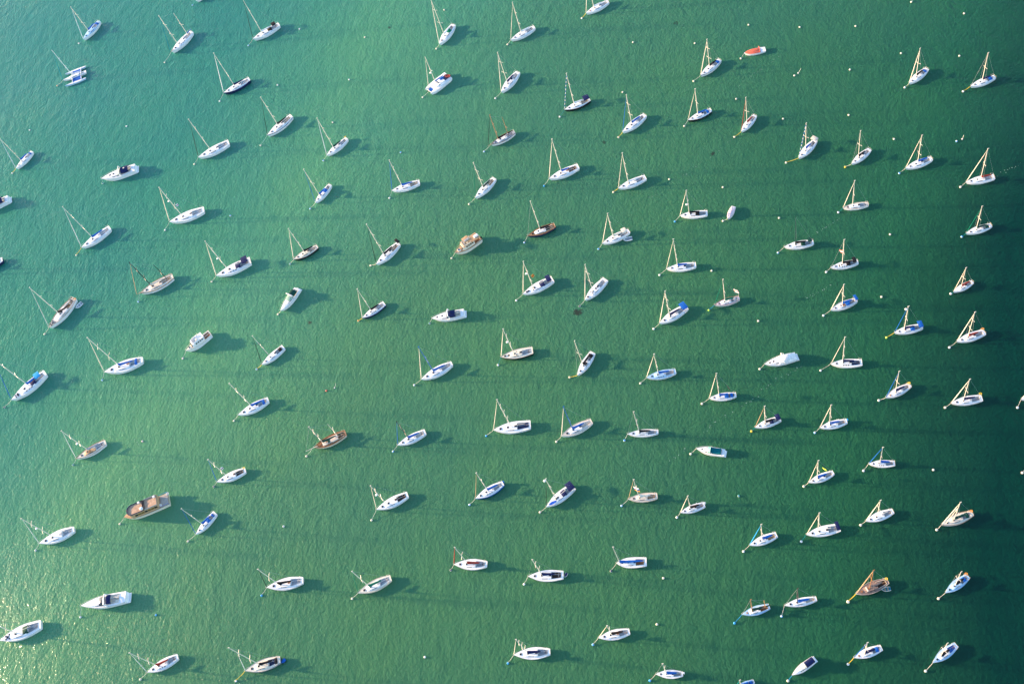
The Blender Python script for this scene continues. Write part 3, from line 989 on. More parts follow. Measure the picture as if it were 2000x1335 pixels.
S('white sloop with thick mast and royal blue boom cover, no headsail', (465, 811), (525, 780), (447.4, 748.4), (456.8, 821, 'cream'), g=None, c='B', awn='B', at=(0.12, 0.2), tw=0.5)
S('varnished wooden ketch with green hatches and long bowsprit', (614, 874.5), (676, 845), (602.6, 833), (598.4, 890.4, 'cream'), kind='ketch', g=None, c='D', m='E', mz=(640, 828), k='S', rail='V', cab='E', sole='S', sprit=0.27, spritm='E', f=0.25, flo=0.2, fhi=0.4, top_mat=(0.5, 0.57, 'D'), p=2.3, h='E', hc='S', bl=0.42, hole=(0.07, 0.26))
S('white sloop with dark grey mast, blue headsail and blue boom cover', (776, 869), (831, 842.5), (774, 823), (767.6, 881, 'blue-banded'), g='B', thin=True, c='B', m='K', sole='E', tw=0.6)
S('white sloop with blue headsail, uncovered boom and yellow stern gear', (423, 941), (480, 917.5), (405.6, 897), (417.6, 949.6, 'navy'), g='B', thin=True, c=None, cw='Z', sole='Z', buoyk='Y', flag=(0.56, 0.42, 0.9, ('W', 'R', 'W'), 0.3))
S('long white racing sloop with uncovered boom and wide open stern', (963.5, 840), (1037, 829), (970, 780), (949.6, 850.6, 'blue'), g='C', thin=True, c=None, tw=0.72, sole='N', sp=3, hole=(0.05, 0.36))
S('cream sloop with blue mast and blue boom cover', (1096, 852), (1156, 822), (1100, 794), (1086.6, 862, 'cream'), g='C', c='B', m='B', k='E', rail='E', cab='W', sole='E', tw=0.5, sp=1)
S('blue hulled sloop with blue boom cover and thin tan headstay', (928, 973.5), (983, 943), (929.6, 923), (917, 985, 'blue-banded'), g='A', thin=True, c='B', h='B', win=3, tw=0.5, ob='B')
PAD = S('white sloop with navy bimini and blue paddleboard on its foredeck', (1066.5, 990), (1120, 949), (1065.6, 935), (1054.8, 999.6, 'cream'), g='K', thin=True, c=None, b='N', bt=(0.0, 0.2), bw=0.42, d='N', tw=0.75, hatch=(0.62, 0.56), radar=0.97)
S('white sloop with royal blue cockpit covers and small black flag', (1384.5, 777), (1438, 770), (1398.6, 729), (1371, 788, 'cream'), g='C', c='B', d='B', awn='B', at=(0.12, 0.22), flag=(0.22, 5.2, 1.3, ('K', 'K', 'K'), 2.0), bl=0.32)
S('slim white sloop with black boom cover, no headsail and blue buoy', (1225, 847), (1286, 842.5), (1237, 803.6), (1219.6, 859.4, 'blue-topped'), g=None, c='K', beam=0.27, sp=1, tw=0.5)
S('white sloop with black boom cover, black awning and yellow buoy', (1474, 834), (1524, 816.5), (1493, 793), (1467.6, 841.6, 'yellow', 'T'), g='A', thin=True, c='K', b='N', bt=(0.02, 0.19), bw=0.38, d='N', tw=0.7)
S('beige sloop with blue and orange flag beside its mast', (1226.5, 974), (1284, 967.5), (1237, 936), (1214, 987, 'blue-banded'), g='A', thin=True, c='C', k='E', cab='E', h='E', rail='E', sole='A', flag=(0.53, 0.42, 1.6, ('W', 'B', 'O'), 2.7), tw=0.6)
S('white sloop with blue headstay, navy boom cover and yellow horseshoe lifebuoy', (1729.5, 776), (1778, 751), (1756, 725), (1716.4, 781.4, 'white'), g='B', thin=True, c='N', buoyk='Y', rail='E', hc='V', tw=0.5)
S('white sloop with thick cream headsail, navy boom cover and thin mast', (1857, 786.5), (1918, 776), (1894, 740), (1846, 795.4, 'cream'), g='C', c='N', buoyk='Y', lb=-0.95, tw=0.72)
S('white sloop with blue boom cover and white fenders over its side', (1600.5, 834.5), (1654, 821.5), (1623, 790.6), (1591.4, 844.4, 'blue-banded'), g='C', c='B', fend=(0.6, 0.55, 0.3, 0.25), ob='L', sole='X')
S('white sloop with blue headsail and boom cover, above the red-bottomed sloop', (1696, 904.5), (1748, 903.5), (1724, 873), (1686.6, 918.6, 'white'), g='B', c='B', win=3, tw=0.65)
S('white sloop with blue boom cover and green yellow flag aloft', (1578.5, 941.5), (1628, 922), (1598, 899), (1570, 949, 'cream'), g='C', thin=True, c='B', flag=(0.3, 5.0, 1.0, ('J', 'Y', 'J'), 2.2))
S('boat cut by the dark green side edge, only its bow showing', (1994, 779), (2046, 764), None, (1987.4, 795.4, 'white'), g='C', c='W')
S('white sloop with uncovered boom and radar dome, above the sleek cruiser', (77, 1061.5), (146, 1033), (41, 1012), (69, 1074, 'white'), g='W', thin=True, c=None, radar=0.5, tw=0.45, sp=2)
S('white sloop with blue headsail and blue covers, below the brown ferry', (382, 1043), (420.5, 1000.5), (354, 993), (367, 1056, 'cream'), g='B', thin=True, c='B', d='B', awn='B', at=(0.1, 0.16), tw=0.7)
S('white sloop with dark brown cockpit, radar dome and uncovered boom', (735, 995), (797, 965), (723, 948), (725.6, 1015, 'cream'), g='C', thin=True, c=None, radar=0.55, sole='Z', cw='Z', tw=0.55)
S('white sloop with black boom cover, black headstay and brown companionway', (521, 1147), (593, 1132.5), (503, 1110.6), (510.6, 1162, 'blue'), g='K', thin=True, c='K', cw='S', tw=0.5, sp=1)
S('cream sloop with green headsail and green boom cover', (699, 1158), (764, 1127.5), (687, 1115), (687.6, 1168, 'cream'), g='G', thin=True, c='G', k='C', cab='W', h='C', rail='E', tw=0.5, sp=1)
S('white sloop with rust red headsail and rust red boom cover', (886, 1101.5), (952, 1101), (887.4, 1068), (880.4, 1112.4, 'navy'), g='R', thin=False, c='R', tw=0.5, sp=1)
S('white sloop with navy boom cover and blue dinghy behind its stern', (1031, 1125), (1101, 1122), (1039, 1092), (1023.4, 1140, 'white'), g=None, c='N', sole='Z', tw=0.68, sp=2, stripe=None)
S('small white sloop with fenders and thick cream headsail, dark brown cover', (1328, 1000), (1376, 984), (1342.6, 968), (1322, 1009.6, 'white'), g='C', c='Z', fend=(0.52, 0.27), ob='W', tw=0.7, top_mat=None)
S('white catboat with forward mast, blue boom cover and brown cockpit', (1203.5, 1099), (1263, 1096), (1200, 1066), (1193.4, 1114, 'navy'), kind='catboat', g=None, c='B', f=0.09, flo=0.06, fhi=0.12, bl=0.78, hole=(0.09, 0.36), sole='S', ct1=0.8, beam=0.37, p=2.6, tw=0.8, sp=0)
S('white sloop with bright blue headsail and blue cover, small tan cockpit', (1463, 1064), (1517, 1043), (1486.4, 1023.4), (1452, 1076, 'white'), g='L', c='B', sole='A', tw=0.62)
S('white sloop with narrow square navy bimini across its stern', (1574, 1043.5), (1640, 1029), (1600, 1001), (1565, 1056.6, 'white', 'T'), g='C', thin=True, c=None, b='N', bt=(0.02, 0.13), bw=0.42, tw=0.75)
S('white sloop with red bottom stripe and cream headsail', (1690, 1017), (1744.5, 997), (1719.4, 976.6), (1681, 1024.4, 'cream'), g='C', c=None, boot='R', tw=0.55)
S('buff decked cutter with two cream headsails and black boom cover', (1838, 1024.5), (1899.5, 1001.5), (1875.6, 980.6), (1829.6, 1034, 'cream'), kind='cutter', g='C', g2='C', c='D', k='C', cab='E', rail='A', awn='D', at=(0.14, 0.24), buoyk='O', tw=0.5)
S('weathered wooden brown decked sloop with varnished mast', (1671, 1159.5), (1734, 1133.5), (1706, 1113), (1656.4, 1174, 'cream', 'Y', 1.2), g='A', c='H', m='V', k='H', h='H', cab='H', rail='E', sole='Z', top_mat=(0.63, 0.67, 'C'), buoyk='Y', beam=0.33, tw=0.5, p=2.2, hc='S')
S('pale blue sloop with black boom cover and tan stern, no headsail', (1846, 1157), (1891, 1124), (1877, 1116.4), (1833, 1168, 'cream'), g=None, c='K', k='P', h='P', cab='P', awn='B', at=(0.14, 0.26), buoyk='O', lb=-0.8)
S('large white sloop with green hood and wheel, bow at the edge', (1, 1251), (82, 1218.5), (-31, 1210), None, g=None, c=None, d='D', cw='D', side=(0.84, 0.76), tw=0.6, sp=2, top_mat=None)
S('white sloop with rust red boom cover and white furled headsail', (287, 1312.5), (348, 1281), (252, 1274), (274, 1325.5, 'cream'), g='W', thin=True, c='R', win=3, tw=0.5, sp=2)
S('grey decked sloop with black boom cover and deep blue stern dinghy', (479, 1309.5), (548, 1287), (446, 1264), (460.6, 1328.6, 'white', 'Y'), g='W', thin=True, c='K', k='C', cab='C', h='X', rail='X', sole='N', awn='K', at=(0.08, 0.15), sp=2, fh=0.75)
S('white sloop with navy boom cover and three-tier spreaders, light blue buoy', (1003, 1278), (1075, 1272), (1007, 1247.6), (992, 1294, 'blue'), g='C', thin=True, c='N', sp=3, tw=0.5, sole='X', cw='Z')
S('white sloop with black boom cover and orange brown hatch', (1168, 1245), (1230, 1232), (1185, 1221), (1158, 1257.6, 'blue-topped'), g='C', thin=True, c='Z', cw='V', tw=0.55)
S('small white sloop with blue boom cover and short mast, bottom edge', (1280, 1315), (1334, 1315), (1293.4, 1295), (1269.4, 1328, 'blue'), g=None, c='B', cw='K', ob='W', tw=0.5, sp=1)
S('pale ketch with two short varnished masts and light blue rope', (1448.5, 1199), (1503, 1183), (1466, 1170), (1434.4, 1216, 'blue', 'L'), kind='ketch', g=None, c='D', m='V', mz=(1492.4, 1171), k='P', h='P', cab='W', sole='S', hc='V', f=0.32, flo=0.26, fhi=0.4)
S('slim white sloop with dark mast and blue boom cover', (1531.5, 1181.5), (1595, 1168), (1557.6, 1148), (1526.4, 1202.4, 'blue-banded'), g=None, c='B', m='Z', beam=0.27, tw=0.5, sole='E', sp=1)
S('boat with bright blue covers cut by the bottom edge', (1434, 1344), (1473, 1329), (1440, 1328), None, g='T', c='B', k='P', awn='B', at=(0.1, 0.25), d='B')
S('white sloop with navy boom cover and blue cockpit sheet, bottom row', (1667, 1283.5), (1722, 1263.5), (1694, 1254), (1656.6, 1296, 'white', 'Y'), g='B', thin=True, c='N', k='W', awn='B', at=(0.12, 0.24), hc='S', tw=0.6)
S('pale sloop with black boom cover, no headsail, in the bottom corner', (1821.5, 1293.5), (1868, 1258), (1847, 1254), (1808, 1309.4, 'cream'), g=None, c='K', k='P', h='W', cab='W', sole='B')
S('white catamaran', (0, 0), (1, 1), None) if False else None

# ------------------------------------------------------------ boats with several hulls
def multihull(label, bow, stern, top, by, tri, kind):
    loc, rz, L = fit(bow, stern, 1.0, 1.0)
    r = thing(kind, label, 'sailboat', loc, rz, 'sailing boats at their moorings')
    if tri:
        hl = Hull(L, 0.19 * L, 0.95, tw=0.75, p=1.9)
        hl.shell([paint('W'), paint('N')], r)
        hl.deck(paint('W'), r, (0.1, 0.3))
        hl.cockpit((0.1, 0.3), [paint('W'), paint('X')], r)
        cab, prof = hl.trunk(0.302, 0.72, 0.45, 0.75, paint('W'), r)
        for s_ in (-1, 1):
            win_strip(hl, prof, 0.4, 0.6, r, s_, hgt=0.45)
        W2 = 0.36 * L
        for s_ in (-1, 1):
            am = Hull(0.9 * L, 0.115 * L, 0.75, tw=0.4, p=1.6)
            o = am.shell([paint('P'), paint('W')], r, 'outrigger_hull')
            o.location = (-0.02 * L, s_ * W2, 0)
            dk = am.deck(paint('W'), o, None, name='outrigger_deck')
            t = MB()
            t.add([(-0.26 * L, s_ * 0.09 * L, 0.8), (0.08 * L, s_ * 0.09 * L, 0.8), (0.08 * L, s_ * (W2 - 0.04 * L), 0.8), (-0.26 * L, s_ * (W2 - 0.04 * L), 0.8)][::s_], [(0, 1, 2, 3)])
            t.add([(-0.26 * L, s_ * 0.09 * L, 0.76), (0.08 * L, s_ * 0.09 * L, 0.76), (0.08 * L, s_ * (W2 - 0.04 * L), 0.76), (-0.26 * L, s_ * (W2 - 0.04 * L), 0.76)][::-s_], [(0, 1, 2, 3)])
            t.build('trampoline', cloth('B'), r, smooth=False)
        for x in (0.1, -0.28):
            t = MB()
            t.path([(x * L, -W2, 0.8), (x * L, -0.1 * L, 1.05), (x * L, 0.1 * L, 1.05), (x * L, W2, 0.8)], 0.16, 6)
            t.build('crossbeam', paint('W'), r)
        zd, f0, hatch = hl.z(0.55) + 0.4, 0.42, 0.8
        bx, zb = L / 2, hl.z(1)
    else:
        W2 = 0.17 * L
        for s_ in (-1, 1):
            h = Hull(L, 0.18 * L, 1.3, tw=0.75, p=3.6, sheer=0.1)
            o = h.shell([paint('W'), paint('N')], r)
            o.location = (0, s_ * W2, 0)
            h.deck(paint('W'), o, None)
        slab('bridge_deck', (-0.13 * L, 0, 1.18), (0.62 * L, 2 * W2 + 0.03 * L, 0.3), paint('W'), r, 1.0)
        b2 = MB()
        R = []
        for x, hw, hh in ((-0.22, 0.2, 0.95), (-0.05, 0.2, 0.95), (0.08, 0.17, 0.8), (0.17, 0.12, 0.1)):
            R.append([(x * L, hw * L, 1.3), (x * L, hw * L * 0.86, 1.3 + hh), (x * L, -hw * L * 0.86, 1.3 + hh), (x * L, -hw * L, 1.3)])
        b2.rings(R)
        b2.f = [tuple(reversed(f)) for f in b2.f]
        b2.build('cabin', paint('W'), r)
        for s_ in (-1, 1):
            t = MB()
            t.add([(-0.18 * L, s_ * 0.187 * L, 1.75), (0.06 * L, s_ * 0.17 * L, 1.7), (0.06 * L, s_ * 0.163 * L, 1.98), (-0.18 * L, s_ * 0.178 * L, 2.1)], [(0, 1, 2, 3) if s_ < 0 else (3, 2, 1, 0)])
            t.add([(-0.18 * L, s_ * 0.18 * L, 1.75), (0.06 * L, s_ * 0.16 * L, 1.7), (0.06 * L, s_ * 0.153 * L, 1.98), (-0.18 * L, s_ * 0.17 * L, 2.1)], [(3, 2, 1, 0) if s_ < 0 else (0, 1, 2, 3)])
            t.build('window', GLASS, r, smooth=False)
        for y in (-0.08, 0.0, 0.08):
            slab('hatch', (0.02 * L, y * L, 2.27), (0.05 * L, 0.04 * L, 0.06), GLASS, r)
        t = MB()
        t.box((0.34 * L, 0, 1.22), (0.17 * L, 0.17 * L, 0.05))
        t.build('trampoline', cloth('B'), r, smooth=False)
        slab('foredeck', (0.24 * L, 0, 1.2), (0.1 * L, 2 * W2, 0.22), paint('W'), r, 1.0)
        t = MB()
        t.path([(0.445 * L, -W2, 1.3), (0.445 * L, W2, 1.3)], 0.12)
        t.build('crossbeam', paint('W'), r)
        slab('cockpit', (-0.34 * L, 0, 1.36), (0.16 * L, 0.24 * L, 0.06), paint('N'), r)
        arch_sheet(-0.27 * L, -0.12 * L, 0.05 * L, 2.2, 2.2, 2.6, 2.5, 'cabin_cover', cloth('B'), r)
        zd, f0 = 2.2, 0.42
        bx, zb = 0.445 * L, 1.35
    xm, hm = mast_fit(loc, rz, L, top, f0)
    t = MB()
    t.path([(xm, 0, zd - 0.2), (xm, 0, hm)], [0.15, 0.1], 8)
    mo = t.build('mast', metal('W' if tri else 'C'), r)
    for u in ((0.35, 0.65) if tri else (0.5,)):
        zz = zd + (hm - zd) * u
        t = MB()
        t.path([(xm - 0.2, -0.09 * L, zz), (xm, 0, zz), (xm - 0.2, 0.09 * L, zz)], 0.06)
        t.build('spreader', metal('W'), mo)
    t = MB()
    p0, p1 = Vector((bx, 0, zb)), Vector((xm, 0, hm - 0.3))
    t.path([p0.lerp(p1, 0.03 + i * 0.15) for i in range(7)], [0.09, 0.13, 0.13, 0.12, 0.1, 0.08, 0.05] if not tri else [0.15, 0.18, 0.18, 0.16, 0.12, 0.08, 0.04])
    t.build('furled_headsail', cloth('T' if tri else 'C'), r)
    for s_ in (-1, 1):
        t = MB()
        t.path([(xm, 0, hm - 0.3), (xm - 0.08 * L, s_ * (W2 - 0.02 * L), 1.0)], 0.016, 4)
        t.build('shroud', metal('X'), r)
    t = MB()
    t.path([(xm - 0.1, 0, zd + 0.7), (xm - 0.38 * L, 0, zd + 0.75)], 0.08)
    bo = t.build('boom', metal('W'), r)
    t = MB()
    t.path([(xm - 0.12, 0, zd + 1.1), (xm - 0.1 * L, 0, zd + 1.0), (xm - 0.37 * L, 0, zd + 0.9)], [0.3, 0.24, 0.12], 8)
    t.build('sail_cover', cloth('W' if tri else 'B'), bo)
    if not tri:
        t = MB()
        t.ball((xm + 0.45, 0, hm * 0.5), (0.42, 0.42, 0.22), 10, 6)
        t.path([(xm, 0, hm * 0.5 - 0.15), (xm + 0.45, 0, hm * 0.5 - 0.12)], 0.06)
        t.build('radar_dome', paint('W'), r)
    bp = Vector((loc.x + math.cos(rz) * bx, loc.y + math.sin(rz) * bx, zb - 0.2))
    buoy(by[0], by[1], by[2], by[2] + ' buoy of the ' + label, bp)
    return r, loc, rz, L


multihull('white trimaran with royal blue trampolines between its three hulls', (123, 157), (168, 139.5), (101, 98), (112, 167.6, 'orange'), True, 'trimaran')
CAT = multihull('white sailing catamaran with blue foredeck net and red dinghy aft', (836, 180), (876, 148), (830, 111), (825.6, 190, 'cream'), False, 'catamaran')


# ------------------------------------------------------------ motor boats
def cruiser(label, bow, stern, by=None, canopy='N', cov=(0.16, 0.42), ch=1.75, glass=(0.42, 0.52), full=None, arch=None, kind='motor_cruiser', beam=0.32, hull='W', stripe=None, hatch=(0.72, 0.62), mast=None, trunk=(0.5, 0.9), gm=None, pot=0.1, fend=None, rope='C', antenna=False):
    loc, rz, L = fit(bow, stern, 1.5, 1.2)
    B = beam * L
    hl = Hull(L, B, 0.115 * L + 0.1, tw=0.86, tm=0.4, p=2.1, rake=0.12, counter=-0.02, sheer=0.22)
    r = thing(kind, label, 'motorboat', loc, rz, 'motor boats at their moorings')
    hl.shell([paint(hull), paint(stripe) if stripe else paint('W'), paint('N')], r, stripe=0.1)
    hole = (pot, 0.42)
    hl.deck(paint('W'), r, hole, hw=0.74)
    hl.cockpit(hole, [paint('W'), paint('C')], r, hw=0.74, deep=0.8)
    tr, prof = hl.trunk(hole[1] + 0.002, trunk[1], 0.5, 0.74, paint('W'), r, front=0.6, n=10, inset=0.3)
    slab('swim_platform', (-0.5 * L - 0.03 * L, 0, 0.4), (0.07 * L, B * 0.78, 0.14), paint('W'), r)
    for t in hatch:
        hb, z, hh = prof(t)
        slab('hatch', (hl.x(t), 0, z + hh + 0.06), (0.05 * L, 0.05 * L, 0.08), GLASS, r)
    for s_ in (-1, 1):
        win_strip(hl, prof, 0.46, 0.66, r, s_, 0.3, 0.7, inset=0.3, hgt=0.5, proud=0.02)
        t = MB()
        t.path([(hl.x(u), s_ * max(hl.w(u) * 0.93, 0.1), hl.z(u) + 0.55) for u in (0.45, 0.6, 0.75, 0.88, 0.95, 0.995)], 0.03, 5)
        for u in (0.45, 0.65, 0.85):
            t.path([(hl.x(u), s_ * hl.w(u) * 0.93, hl.z(u) - 0.03), (hl.x(u), s_ * hl.w(u) * 0.93, hl.z(u) + 0.55)], 0.025, 4)
        t.build('bow_rail', metal('C'), r)
    zk = hl.z(0.35)
    hw = hl.w(0.35) * 0.74
    # windscreen: raked glass wrapped round the front of the cockpit
    if glass:
        g0, g1 = glass
        arch_sheet(hl.x(g0), hl.x(g1), hw * 0.98, zk + 0.5, zk + 0.55, zk + 1.35, zk + 0.74, 'windscreen', gm or GLASS, r, n=10, thick=0.04, taper=0.86)
        t = MB()
        t.path([(hl.x(g0), hw * math.cos(a), zk + 0.5 + 0.9 * math.sin(a) ** 0.6 if 0 < a < math.pi else zk + 0.1) for a in [math.pi * i / 10 for i in range(11)]], 0.05, 5)
        t.build('windscreen_frame', paint('W'), r)
    if canopy and not full:
        c0, c1 = cov
        arch_sheet(hl.x(c0), hl.x(c1), hw * 0.95, zk + 0.5, zk + 0.55, zk + ch * 0.9, zk + ch, 'canopy', cloth(canopy), r, n=10, rows=5)
        if antenna:
            slab('roof_hatch', (hl.x((c0 + c1) / 2), 0, zk + ch + 0.05), (0.7, 0.55, 0.06), paint('C'), r)
    if full:
        R = []
        for t, hgt in ((0.02, 0.15), (0.1, 0.95), (0.2, 1.35), (0.32, 1.5), (0.42, 1.45), (0.5, 0.95), (0.56, 0.55)):
            h = hl.w(t) * 0.88
            z = hl.z(t)
            R.append([(hl.x(t), h * math.cos(math.pi * k / 10), z - 0.05 + (hgt + 0.05) * math.sin(math.pi * k / 10) ** 0.7) for k in range(11)])
        b2 = MB()
        b2.rings(R, closed=True)
        b2.f = [tuple(reversed(f)) for f in b2.f]
        b2.build('boat_cover', cloth(full), r)
    if arch:
        t = MB()
        x = hl.x(arch)
        h2 = hl.w(arch) * 0.9
        t.path([(x - 0.35, h2, zk), (x + 0.1, h2 * 0.88, zk + ch + 0.15), (x + 0.15, 0, zk + ch + 0.38), (x + 0.1, -h2 * 0.88, zk + ch + 0.15), (x - 0.35, -h2, zk)], 0.17, 6)
        t.build('radar_arch', paint('W'), r)
    if mast:
        t = MB()
        x = hl.x(mast[0])
        t.path([(x, 0, zk + 1.0), (x, 0, zk + mast[1])], 0.05, 5)
        t.path([(x, -0.35, zk + mast[1]), (x, 0.35, zk + mast[1])], 0.07, 5)
        t.build('antenna_mast', metal('W'), r)
    for u in (0.2,):
        for s_ in (-1, 1):
            slab('seat', (hl.x(u), s_ * hw * 0.45, hl.z(u) - 0.45), (0.09 * L, hw * 0.5, 0.5), paint('C'), r)
    for t0 in fend or ():
        t = MB()
        t.ball((hl.x(t0), -hl.w(t0) - 0.1, hl.z(t0) * 0.6), (0.18, 0.18, 0.42), 8, 6)
        t.build('fender', paint('W'), r)
    if by:
        buoy(by[0], by[1], by[2], by[2] + ' buoy of the ' + label, bow_point(hl, loc, rz), by[3] if len(by) > 3 else 'C')
    return r, hl, loc, rz, L


GREENGLASS = mat('tinted_glass', (0.28, 0.42, 0.33), 0.15, 0.1)
cruiser('white motor cruiser with rounded navy cockpit canopy and pointed bow', (199, 351), (265, 329), (200.6, 358, 'teal'), arch=0.42, cov=(0.16, 0.38), gm=mat('clear_glass', (0.5, 0.52, 0.45), 0.12, 0.1), antenna=True, pot=0.12)
cruiser('motor cruiser cut by the edge with navy cockpit covers', (-42, 415), (17, 389), None, arch=0.3, cov=(0.14, 0.4))
cruiser('white motor cruiser with square navy canopy and teal buoy ahead', (843, 622), (906, 611), (839, 631, 'teal'), canopy='N', cov=(0.24, 0.44), arch=0.45, hatch=(0.82, 0.66), mast=(0.47, 2.9))
cruiser('white motorboat with dark green canopy and clear windscreen', (548, 607.5), (581, 564), (542.8, 613.4, 'cream'), canopy='D', cov=(0.14, 0.36), arch=0.37, gm=GREENGLASS, glass=(0.4, 0.56), hatch=(), kind='motorboat', fend=(0.45, 0.36), pot=0.06)
cruiser('white motorboat with oval teal green cockpit cover', (1359, 874.5), (1415, 883.5), (1349, 886, 'cream'), canopy='U', cov=(0.12, 0.5), ch=0.75, gm=mat('teal_glass', (0.15, 0.5, 0.40), 0.2, 0.1), glass=(0.48, 0.58), hatch=(0.78,), kind='motorboat')
cruiser('sleek long white motor yacht with dark windscreen and navy roof', (160, 1183.5), (248, 1165.5), (157, 1204, 'white'), canopy='N', cov=(0.30, 0.40), ch=1.35, glass=(0.45, 0.57), beam=0.27, hatch=(), kind='motor_yacht', pot=0.14, trunk=(0.5, 0.93), arch=0.425)
cruiser('white motorboat with long rectangular navy bimini', (1546.5, 1317.5), (1590.5, 1286), (1539, 1328.4, 'cream', 'L'), canopy='N', cov=(0.05, 0.4), gm=mat('hazy_glass', (0.45, 0.47, 0.46), 0.2, 0.1), kind='motorboat', beam=0.3, hatch=(), pot=0.05)
cruiser('white motor cruiser entirely under a fitted white cover', (1492.5, 711), (1555, 695), (1483.8, 720.4, 'cream'), full='W', glass=None, hatch=(0.82, 0.7), arch=0.42, mast=(0.4, 3.4))


def trawler(label, bow, stern, by, tan=False):
    loc, rz, L = fit(bow, stern, 1.7, 1.3)
    B = (0.36 if tan else 0.33) * L
    hl = Hull(L, B, 0.13 * L + 0.1, tw=0.84, tm=0.45, p=2.6 if tan else 2.1, rake=0.1, sheer=0.4)
    r = thing('motor_trawler', label, 'motorboat', loc, rz, 'motor boats at their moorings')
    k1 = 'C' if tan else 'W'
    hl.shell([paint(k1), paint('W'), paint('N')], r, stripe=0.1)
    hole = (0.04, 0.26)
    dm = wood('A') if tan else paint('C')
    hl.deck(dm, r, hole, hw=0.78)
    hl.cockpit(hole, [paint(k1), wood('S')], r, hw=0.78, deep=0.6)
    zk = hl.z(0.4) - 0.05
    x0, x1 = hl.x(0.27), hl.x(0.74)
    hw = 0.36 * B

    def house(name, x0, x1, hw, z0, h, m, rake=0.5, inset=0.1):
        b = MB()
        R = [[(x0, hw, z0), (x0, hw - inset, z0 + h), (x0, -hw + inset, z0 + h), (x0, -hw, z0)],
             [(x1 - rake * 1.6, hw, z0), (x1 - rake * 1.8, hw - inset, z0 + h), (x1 - rake * 1.8, -hw + inset, z0 + h), (x1 - rake * 1.6, -hw, z0)],
             [(x1, hw * 0.8, z0), (x1 - rake, hw * 0.74, z0 + h), (x1 - rake, -hw * 0.74, z0 + h), (x1, -hw * 0.8, z0)]]
        b.rings(R)
        b.f = [tuple(reversed(f)) for f in b.f]
        return b.build(name, m, r, smooth=False)

    H = 1.9
    house('wheelhouse', x0, x1, hw, zk, H, paint(k1))
    for s_ in (-1, 1):
        n = 4
        for i in range(n):
            a = x0 + 0.4 + (x1 - x0 - 1.8) * i / n
            e = a + (x1 - x0 - 1.8) / n - 0.25
            b = MB()
            y1, y2 = hw - 0.055, hw - 0.088
            b.add([(a, s_ * (y1 + 0.02), zk + 1.0), (e, s_ * (y1 + 0.02), zk + 1.0), (e, s_ * (y2 + 0.02), zk + 1.65), (a, s_ * (y2 + 0.02), zk + 1.65),
                   (a, s_ * (y1 - 0.05), zk + 1.0), (e, s_ * (y1 - 0.05), zk + 1.0), (e, s_ * (y2 - 0.05), zk + 1.65), (a, s_ * (y2 - 0.05), zk + 1.65)],
                  [(0, 1, 2, 3), (7, 6, 5, 4), (0, 4, 5, 1), (2, 6, 7, 3), (1, 5, 6, 2), (0, 3, 7, 4)])
            b.build('window', GLASS, r, smooth=False)
    zt = zk + H
    slab('upper_deck', ((hl.x(0.06) + x1 - 0.7) / 2 if tan else (x0 + x1 - 0.9) / 2 - 0.1, 0, zt + 0.06), ((x1 - 0.7 - hl.x(0.06)) if tan else (x1 - x0 - 0.3), 2 * hw + 0.35, 0.14), wood('A') if tan else paint('W'), r, 0.99)
    # flybridge coaming
    fx0, fx1 = x0 + 0.25 * (x1 - x0), x1 - 1.0
    b = MB()
    o_, i_ = hw - 0.1, hw - 0.28
    R = []
    for x, k in ((fx0, 1.0), (fx1 - 0.8, 1.0), (fx1, 0.7)):
        R.append((x, o_ * k, i_ * k))
    pts = [(x, y) for x, y, _ in R] + [(x, -y) for x, y, _ in reversed(R)]
    b.path([(x, y, zt + 0.5) for x, y in pts], 0.12, 4)
    b.path([(x, y, zt + 0.25) for x, y in pts], 0.14, 4)
    b.build('flybridge_coaming', paint('C' if tan else 'W'), r, smooth=False)
    slab('helm_seat', ((fx0 + fx1) / 2 - 0.3, 0.5, zt + 0.4), (0.7, 0.9, 0.55), paint('C'), r)
    slab('helm_console', (fx1 - 0.7, 0, zt + 0.4), (0.5, 1.4, 0.6), paint('X'), r)
    t = MB()
    mx = fx0 - 0.2
    t.path([(mx, 0, zt), (mx - 0.3, 0, zt + 2.6)], [0.09, 0.05])
    t.path([(mx - 0.2, -0.8, zt + 1.7), (mx - 0.2, 0.8, zt + 1.7)], 0.04)
    t.build('signal_mast', metal('C'), r)
    t = MB()
    t.ball((mx + 0.4, 0.1, zt + 1.5), (0.4, 0.4, 0.2), 10, 6)
    t.path([(mx - 0.1, 0, zt + 1.35), (mx + 0.4, 0.1, zt + 1.35)], 0.06)
    t.build('radar_dome', paint('W'), r)
    b = MB()
    b.add([(x1 - 0.02, -hw * 0.7, zk + 0.95), (x1 - 0.02, hw * 0.7, zk + 0.95), (x1 - 0.36, hw * 0.68, zk + 1.65), (x1 - 0.36, -hw * 0.68, zk + 1.65),
           (x1 - 0.4, -hw * 0.7, zk + 0.95), (x1 - 0.4, hw * 0.7, zk + 0.95), (x1 - 0.6, hw * 0.68, zk + 1.65), (x1 - 0.6, -hw * 0.68, zk + 1.65)],
          [(0, 1, 2, 3), (7, 6, 5, 4), (0, 4, 5, 1), (2, 6, 7, 3), (1, 5, 6, 2), (0, 3, 7, 4)])
    for v in range(len(b.v)):
        b.v[v] = (b.v[v][0] + 0.06, b.v[v][1], b.v[v][2])
    b.build('windscreen', GLASS, r, smooth=False)
